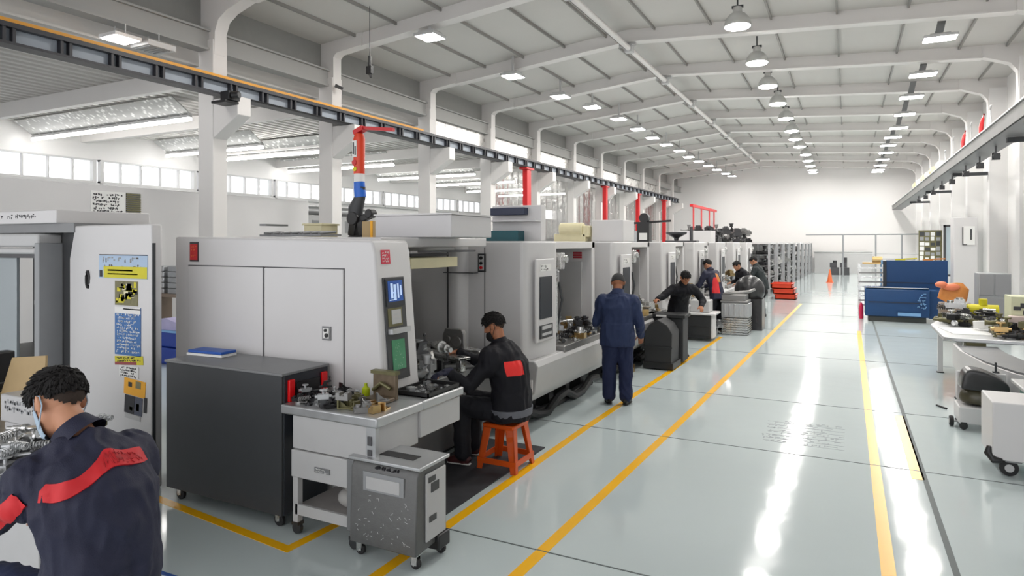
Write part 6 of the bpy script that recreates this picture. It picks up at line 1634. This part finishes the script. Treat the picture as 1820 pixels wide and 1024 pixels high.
# work tables along the right
wt = thing('work_table', 'long grey work table heaped with parts on the right', 'table', (2.0, 11.6, 0))
part('table_top', MB().prism([(1.15, 10.4), (1.15, 11.9), (1.45, 13.2), (3.4, 13.2), (3.4, 10.3), (1.3, 10.3)], 'Z', 0.80, 0.85), M['galv'], wt, bevel=0.01)
for (x, y) in ((1.35, 12.6), (1.35, 10.6), (3.2, 13.0), (3.2, 10.6)): part('leg', MB().box((x - 0.035, y - 0.035, 0.01), (x + 0.035, y + 0.035, 0.80)).m(1).box((x - 0.05, y - 0.05, 0), (x + 0.05, y + 0.05, 0.012)), [M['white'], M['black']], wt)
part('paper_sheet', MB().box((1.25, 10.75, 0.851), (1.75, 11.5, 0.856), R(8)), M['paper'], wt, label='white sheet laid on the table top')
q = MB().cyl((1.35, 10.5, 0.52), (1.55, 10.5, 0.52), 0.07, n=16).ell((1.33, 10.5, 0.52), (0.05, 0.06, 0.06), 10, 8).box((1.4, 10.4, 0.55), (1.62, 10.6, 0.80))
part('hanging_motor', q, M['olive'], wt)
cvx = thing('chute', 'pale curved chute with grey trough below the work table', 'chute', (1.6, 9.6, 0))
def ribbon(path, wdt, th):
    mb = MB(); L = []
    for (x, y, z) in path: L.append(((x, y, z), (x + wdt, y + wdt * 0.18, z)))
    vs = []; fs = []
    for a, b in L: vs += [a, b, (a[0], a[1], a[2] - th), (b[0], b[1], b[2] - th)]
    for k in range(len(L) - 1):
        o = 4 * k; fs += [(o, o+4, o+5, o+1), (o+2, o+3, o+7, o+6), (o, o+2, o+6, o+4), (o+1, o+5, o+7, o+3)]
    o = 4 * (len(L) - 1); fs += [(0, 1, 3, 2), (o, o+2, o+3, o+1)]
    return mb.add(vs, fs)
part('trough', ribbon([(1.27, 10.25, 0.76), (1.30, 9.9, 0.74), (1.48, 9.55, 0.68), (1.72, 9.2, 0.64), (2.0, 8.95, 0.63), (2.4, 8.8, 0.63)], 0.45, 0.05), M['midgrey'], cvx)
part('side_panel', MB().add([(1.24, 10.3, 0.78), (1.27, 9.9, 0.74), (1.45, 9.52, 0.66), (1.69, 9.14, 0.62), (1.98, 8.88, 0.61), (2.5, 8.70, 0.61), (1.24, 10.3, 0.50), (1.27, 9.9, 0.42), (1.45, 9.52, 0.30), (1.69, 9.18, 0.22), (1.98, 8.92, 0.18), (2.5, 8.72, 0.18)] + [(x + 0.03, y + 0.02, z) for x, y, z in [(1.24, 10.3, 0.78), (1.27, 9.9, 0.74), (1.45, 9.52, 0.66), (1.69, 9.14, 0.62), (1.98, 8.88, 0.61), (2.5, 8.70, 0.61), (1.24, 10.3, 0.50), (1.27, 9.9, 0.42), (1.45, 9.52, 0.30), (1.69, 9.18, 0.22), (1.98, 8.92, 0.18), (2.5, 8.72, 0.18)]],
     [(k, k+1, k+7, k+6) for k in range(5)] + [(k+12, k+18, k+19, k+13) for k in range(5)] + [(k, k+12, k+13, k+1) for k in range(5)] + [(k+6, k+7, k+19, k+18) for k in range(5)]), M['white'], cvx)
for (x, y) in ((1.5, 9.9), (2.3, 9.0)): part('leg', MB().box((x - 0.03, y - 0.03, 0), (x + 0.03, y + 0.03, 0.6)), M['light'], cvx)
gt = thing('side_counter', 'pale green sided counter at the right edge', 'counter', (2.4, 8.2, 0))
part('counter_body', MB().box((1.62, 7.9, 0.05), (3.4, 8.55, 0.62)), M['greenwash'], gt, bevel=0.01)
part('counter_top', MB().box((1.55, 7.85, 0.62), (3.4, 8.6, 0.66)), M['light'], gt, bevel=0.01)
single('white_tray', MB().box((1.85, 8.0, 0.661), (2.6, 8.45, 0.70)).box((1.9, 8.05, 0.70), (2.55, 8.4, 0.71)), M['white'], 'white shallow tray on the pale green counter', 'tray', bevel=0.01)
# cart with black bag
c1 = thing('bag_cart', 'white low cart carrying black and olive plastic bags', 'cart', (1.33, 9.0, 0))
part('cart_body', MB().box((1.12, 8.82, 0.07), (1.62, 9.2, 0.26)), M['white'], c1, bevel=0.015)
part('cart_back', MB().box((1.15, 9.2, 0.1), (1.62, 9.23, 0.60)), M['white'], c1, bevel=0.01)
for (x, y) in ((1.17, 8.85), (1.52, 8.85), (1.17, 9.16), (1.52, 9.16)): part('caster', MB().lathe([(0.034, -0.018), (0.042, 0), (0.034, 0.018)], (x, y, 0.042), 14, 'Y').box((x - 0.03, y - 0.03, 0.05), (x + 0.03, y + 0.03, 0.09)), M['black'], c1)
part('side_wheel', MB().lathe([(0.03, -0.02), (0.055, -0.02), (0.06, 0), (0.055, 0.02), (0.03, 0.02)], (1.07, 8.98, 0.061), 18, 'X').m(1).lathe([(0.028, -0.022), (0.028, 0.022)], (1.07, 8.98, 0.061), 14, 'X').cyl((1.07, 8.98, 0.061), (1.14, 8.98, 0.061), 0.012, n=8), [M['rubber'], M['light']], c1)
q = MB().loft([(1.36, 9.0, 0.265), (1.36, 9.0, 0.33), (1.36, 9.0, 0.42), (1.37, 9.0, 0.44)], [(0.20, 0.13), (0.23, 0.16), (0.20, 0.14), (0.12, 0.08)], 20, side=(1, 0, 0))
bg1 = single('plastic_bag', q, M['olivebag'], 'crumpled olive plastic bag on the white low cart', 'bag')
q = MB().prism([(-0.23, 0), (0.22, -0.03), (0.24, 0.05), (0.20, 0.13), (0.02, 0.22), (-0.14, 0.24), (-0.20, 0.18)], 'Y', -0.16, 0.16)
q.v = [v + Vector((1.37, 9.02, 0.445)) for v in q.v]
bg2 = single('plastic_bag', q, M['plasticbag'], 'black plastic bag with peaked top above the olive bag', 'bag', bevel=0.03)
for bg_ in (bg1, bg2):
    bg_.modifiers.new('soft', 'SUBSURF').render_levels = 2
q = MB().bar((1.53, 9.25, 0.61), (1.53, 9.25, 0.72), 0.02).box((1.50, 9.22, 0.60), (1.56, 9.28, 0.615))
single('tag_stick', q, M['dark'], 'short dark stick standing on the cart back behind the black bag', 'stick')
single('marker_pen', MB().cyl((1.03, 9.98, 0.012), (1.12, 9.82, 0.012), 0.012, n=10), M['black'], 'small black pen lying on the floor near the white low cart', 'pen')
# white cart in front
c2 = thing('white_cart', 'plain white box cart on dark wheels at the right edge', 'cart', (1.6, 7.4, 0))
part('cart_body', MB().box((1.165, 7.2, 0.15), (2.2, 7.75, 0.67)), M['white'], c2, bevel=0.012)
part('corner_bumper', MB().loft([(1.15, 7.24, 0.26), (1.14, 7.24, 0.20), (1.18, 7.2, 0.15), (1.24, 7.2, 0.15)], [0.02, 0.035, 0.035, 0.02], 10), M['black'], c2)
for (x, y) in ((1.30, 7.28), (2.05, 7.28), (1.30, 7.68), (2.05, 7.68)):
    w_ = part('wheel', MB().lathe([(0.045, -0.028), (0.07, -0.022), (0.075, 0), (0.07, 0.022), (0.045, 0.028)], (x, y, 0.075), 22, 'Y'), M['rubber'], c2)
    part('wheel_hub', MB().lathe([(0.034, -0.031), (0.038, -0.026), (0.038, 0.026), (0.034, 0.031)], (x, y, 0.075), 16, 'Y'), M['light'], w_)
    part('wheel_fork', MB().box((x - 0.03, y - 0.04, 0.13), (x + 0.09, y + 0.04, 0.155)).box((x - 0.02, y + 0.032, 0.07), (x + 0.03, y + 0.04, 0.14)), M['midgrey'], w_)
# heaps on the work table
scatter(1.35, 2.0, 11.7, 13.0, 0.851, 4, 6, 'on the far part of the right work table', ['dsteel', 'black', 'steel', 'olive'], ALLK, 101, (1.2, 1.9), 0.6)
scatter(1.75, 2.4, 10.4, 11.1, 0.851, 5, 4, 'on the near part of the right work table', ['dsteel', 'black', 'msteel', 'olive', 'brass'], ALLK, 102, (1.0, 1.6), 0.7)
scatter(2.4, 3.2, 11.3, 12.9, 0.851, 3, 4, 'at the back of the right work table', ['steel', 'galv', 'lime', 'olive'], ALLK, 103, (1.5, 2.2), 0.5)
q = MB().bar((1.62, 11.35, 0.93), (2.35, 11.15, 1.0), 0.13, 0.10); q.m(1)
scribble(q, (1.72, 11.24, 1.02), (0.96, -0.27, 0.09), (0, 0, -1), 0.6, 0.08, 3, 3, stroke=0.25, lift=0.02)
single('long_carton', q, [M['paper'], M['ink']], 'white carton with black print lying across the right work table', 'carton')
pb_ = thing('printed_carton', 'pale green printed carton standing on the right work table', 'carton', (2.25, 11.2, 0.85))
part('carton_body', MB().box((2.02, 11.18, 0.851), (2.75, 11.6, 1.36)), mat('pale_green_carton', S(206, 208, 176), 0.6, var=0.06), pb_, bevel=0.006)
q = MB(); rn = random.Random(31)
mats_ = [M['lime'], M['olive'], M['paper'], M['dark'], M['posteryellow']]
for k in range(46):
    q.m(rn.randrange(5)); x = rn.uniform(2.03, 2.65); z = rn.uniform(0.87, 1.28)
    q.box((x, 11.174, z), (x + rn.uniform(0.02, 0.09), 11.1805, z + rn.uniform(0.02, 0.07)))
part('carton_print', q, mats_, pb_)
part('lime_panel', MB().box((2.42, 11.165, 0.86), (2.72, 11.175, 1.25)), M['lime'], pb_)
single('pink_carton', MB().box((1.98, 11.02, 0.851), (2.24, 11.15, 1.10)), mat('pale_pink_carton', S(214, 196, 190), 0.6, var=0.1), 'pale pinkish carton in front of the printed green carton', 'carton', bevel=0.005)
single('yellow_pump', MB().box((1.75, 12.7, 0.851), (2.15, 12.95, 0.95)).cyl((1.75, 12.8, 1.02), (2.15, 12.8, 1.02), 0.09, n=16).cyl((1.95, 12.8, 1.1), (1.95, 12.8, 1.2), 0.06, n=12), M['posteryellow'], 'yellow pump with white ends on the far work table corner', 'pump')
single('dome_lamp', MB().ell((2.75, 11.4, 1.42), (0.11, 0.11, 0.09)).cyl((2.75, 11.4, 1.361), (2.75, 11.4, 1.42), 0.03, n=10), M['grey'], 'grey dome on top of the printed green carton', 'lamp')
# tan upholstered chair-like machine part
tn = thing('tan_seat', 'tan and orange padded seat leaning behind the right work table', 'seat', (2.1, 16.9, 0))
part('seat_pad', MB().loft([(1.95, 16.9, 0.80), (2.05, 16.9, 0.98), (2.12, 16.92, 1.16), (2.12, 16.95, 1.22)], [(0.22, 0.09), (0.27, 0.11), (0.22, 0.10), (0.12, 0.06)], 16, side=(1, 0, 0)), M['tan'], tn)
part('red_cushion', MB().ell((1.82, 16.8, 1.2), (0.12, 0.1, 0.07)).ell((2.0, 16.8, 1.15), (0.16, 0.1, 0.08)), mat('salmon_pad', S(214, 120, 84), 0.5, var=0.15), tn)
part('seat_frame', MB().box((1.8, 16.75, 0.0), (2.4, 17.2, 0.80)), M['brown'], tn, bevel=0.02)
# grey cabinet
gc = thing('metal_cabinet', 'grey two-door metal cabinet beside the right columns', 'cabinet', (2.78, 17.3, 0))
part('cabinet_body', MB().box((2.52, 17.0, 0.0), (3.08, 17.6, 1.45)), M['grey'], gc, bevel=0.01)
part('upper_door', MB().box((2.53, 16.985, 0.98), (2.78, 17.0, 1.43)).box((2.80, 16.985, 0.98), (3.06, 17.0, 1.43)), mat('grey_door_paint', (0.25, 0.25, 0.26), 0.4), gc, bevel=0.004)
part('lower_door', MB().box((2.53, 16.985, 0.05), (3.06, 17.0, 0.93)), MATS['grey_door_paint'], gc, bevel=0.004)
# white electrical pillar with panel
ep = thing('service_pillar', 'white square service pillar with a small wall panel', 'pillar housing', (2.65, 20, 0))
part('pillar_body', MB().box((2.42, 19.9, 0.0), (2.92, 20.5, 2.75)), M['white'], ep, bevel=0.01)
q = MB().box((2.62, 19.87, 2.05), (2.86, 19.9, 2.52)).m(1).box((2.76, 19.86, 2.18), (2.80, 19.87, 2.45)).box((2.60, 19.865, 2.05), (2.62, 19.9, 2.5)).box((2.6, 19.865, 2.05), (2.70, 19.9, 2.07))
part('wall_panel_box', q, [M['paper'], M['bezel']], ep)
bw = thing('tool_cupboard', 'brown cupboard with a red case on top behind the service pillar', 'cupboard', (3.15, 24, 0))
part('cupboard_body', MB().box((2.95, 23.8, 0), (3.42, 24.4, 1.42)), M['brown'], bw, bevel=0.01)
part('cupboard_door', MB().box((2.97, 23.785, 0.1), (3.40, 23.8, 1.38)), M['brown'], bw, bevel=0.004)
single('red_case', MB().box((3.0, 23.85, 1.421), (3.4, 24.3, 1.56)).box((3.1, 23.9, 1.56), (3.3, 24.0, 1.60)), M['red'], 'red case lying on top of the brown cupboard', 'case', bevel=0.02)
for i, (x, y, lb) in enumerate(((3.5, 28.0, 'tall narrow glass door panel leaning beside the service pillar'),)):
    r = thing('glass_panel', lb, 'panel', (x, y, 0))
    part('panel_frame', MB().box((x - 0.4, y, 0.9), (x - 0.33, y + 0.06, 2.75)).box((x + 0.33, y, 0.9), (x + 0.4, y + 0.06, 2.75)).box((x - 0.4, y, 2.68), (x + 0.4, y + 0.06, 2.75)).box((x - 0.4, y, 0.9), (x + 0.4, y + 0.06, 0.97)), M['bezel'], r)
    part('pane', MB().box((x - 0.33, y + 0.02, 0.97), (x + 0.33, y + 0.04, 2.68)), mat('blue_grey_pane', (0.42, 0.50, 0.54), 0.12, coat=0.4), r)
    part('panel_leg', MB().box((x - 0.4, y, 0), (x - 0.33, y + 0.06, 0.9)).box((x + 0.33, y, 0), (x + 0.4, y + 0.06, 0.9)), M['bezel'], r)
r = thing('notice_board', 'grey notice board crowded with papers by the far right wall', 'board', (3.3, 33, 0))
part('board', MB().box((2.75, 33.0, 1.3), (3.6, 33.05, 2.65)), M['olive'], r)
q = MB(); rn = random.Random(8)
mats_ = [M['paper'], M['grey'], M['dark']]
for k in range(24):
    part('pinned_paper', MB().box((2.79 + 0.2 * (k % 4), 32.985, 1.36 + 0.21 * (k // 4)), (2.79 + 0.2 * (k % 4) + rn.uniform(0.12, 0.18), 33.0, 1.36 + 0.21 * (k // 4) + rn.uniform(0.12, 0.19))), mats_[rn.randrange(3)], r)
for x in (2.75, 3.53): part('post', MB().box((x, 33.0, 0), (x + 0.07, 33.06, 1.3)), M['grey'], r)
# far barrier rail
fr_ = thing('barrier_rail', 'thin grey barrier rail on posts before the end wall', 'barrier', (0.5, 45, 0))
part('top_rail', MB().cyl((-2.3, 45.0, 2.62), (4.2, 45.0, 2.62), 0.045, n=10), M['grey'], fr_)
for x in (-0.2, 1.55, 2.9, 4.15): part('post', MB().cyl((x, 45, 0), (x, 45, 2.62), 0.05, n=10), M['grey'], fr_)
part('mid_rail', MB().cyl((-0.2, 45.0, 1.45), (4.2, 45.0, 1.45), 0.025, n=8), M['light'], fr_)
single('wall_bench', MB().box((-2.0, 50.0, 0.0), (1.5, 50.6, 1.45)).box((-2.05, 49.95, 1.45), (1.55, 50.65, 1.52)), M['light'], 'long low grey cabinet against the end wall', 'cabinet', bevel=0.01)
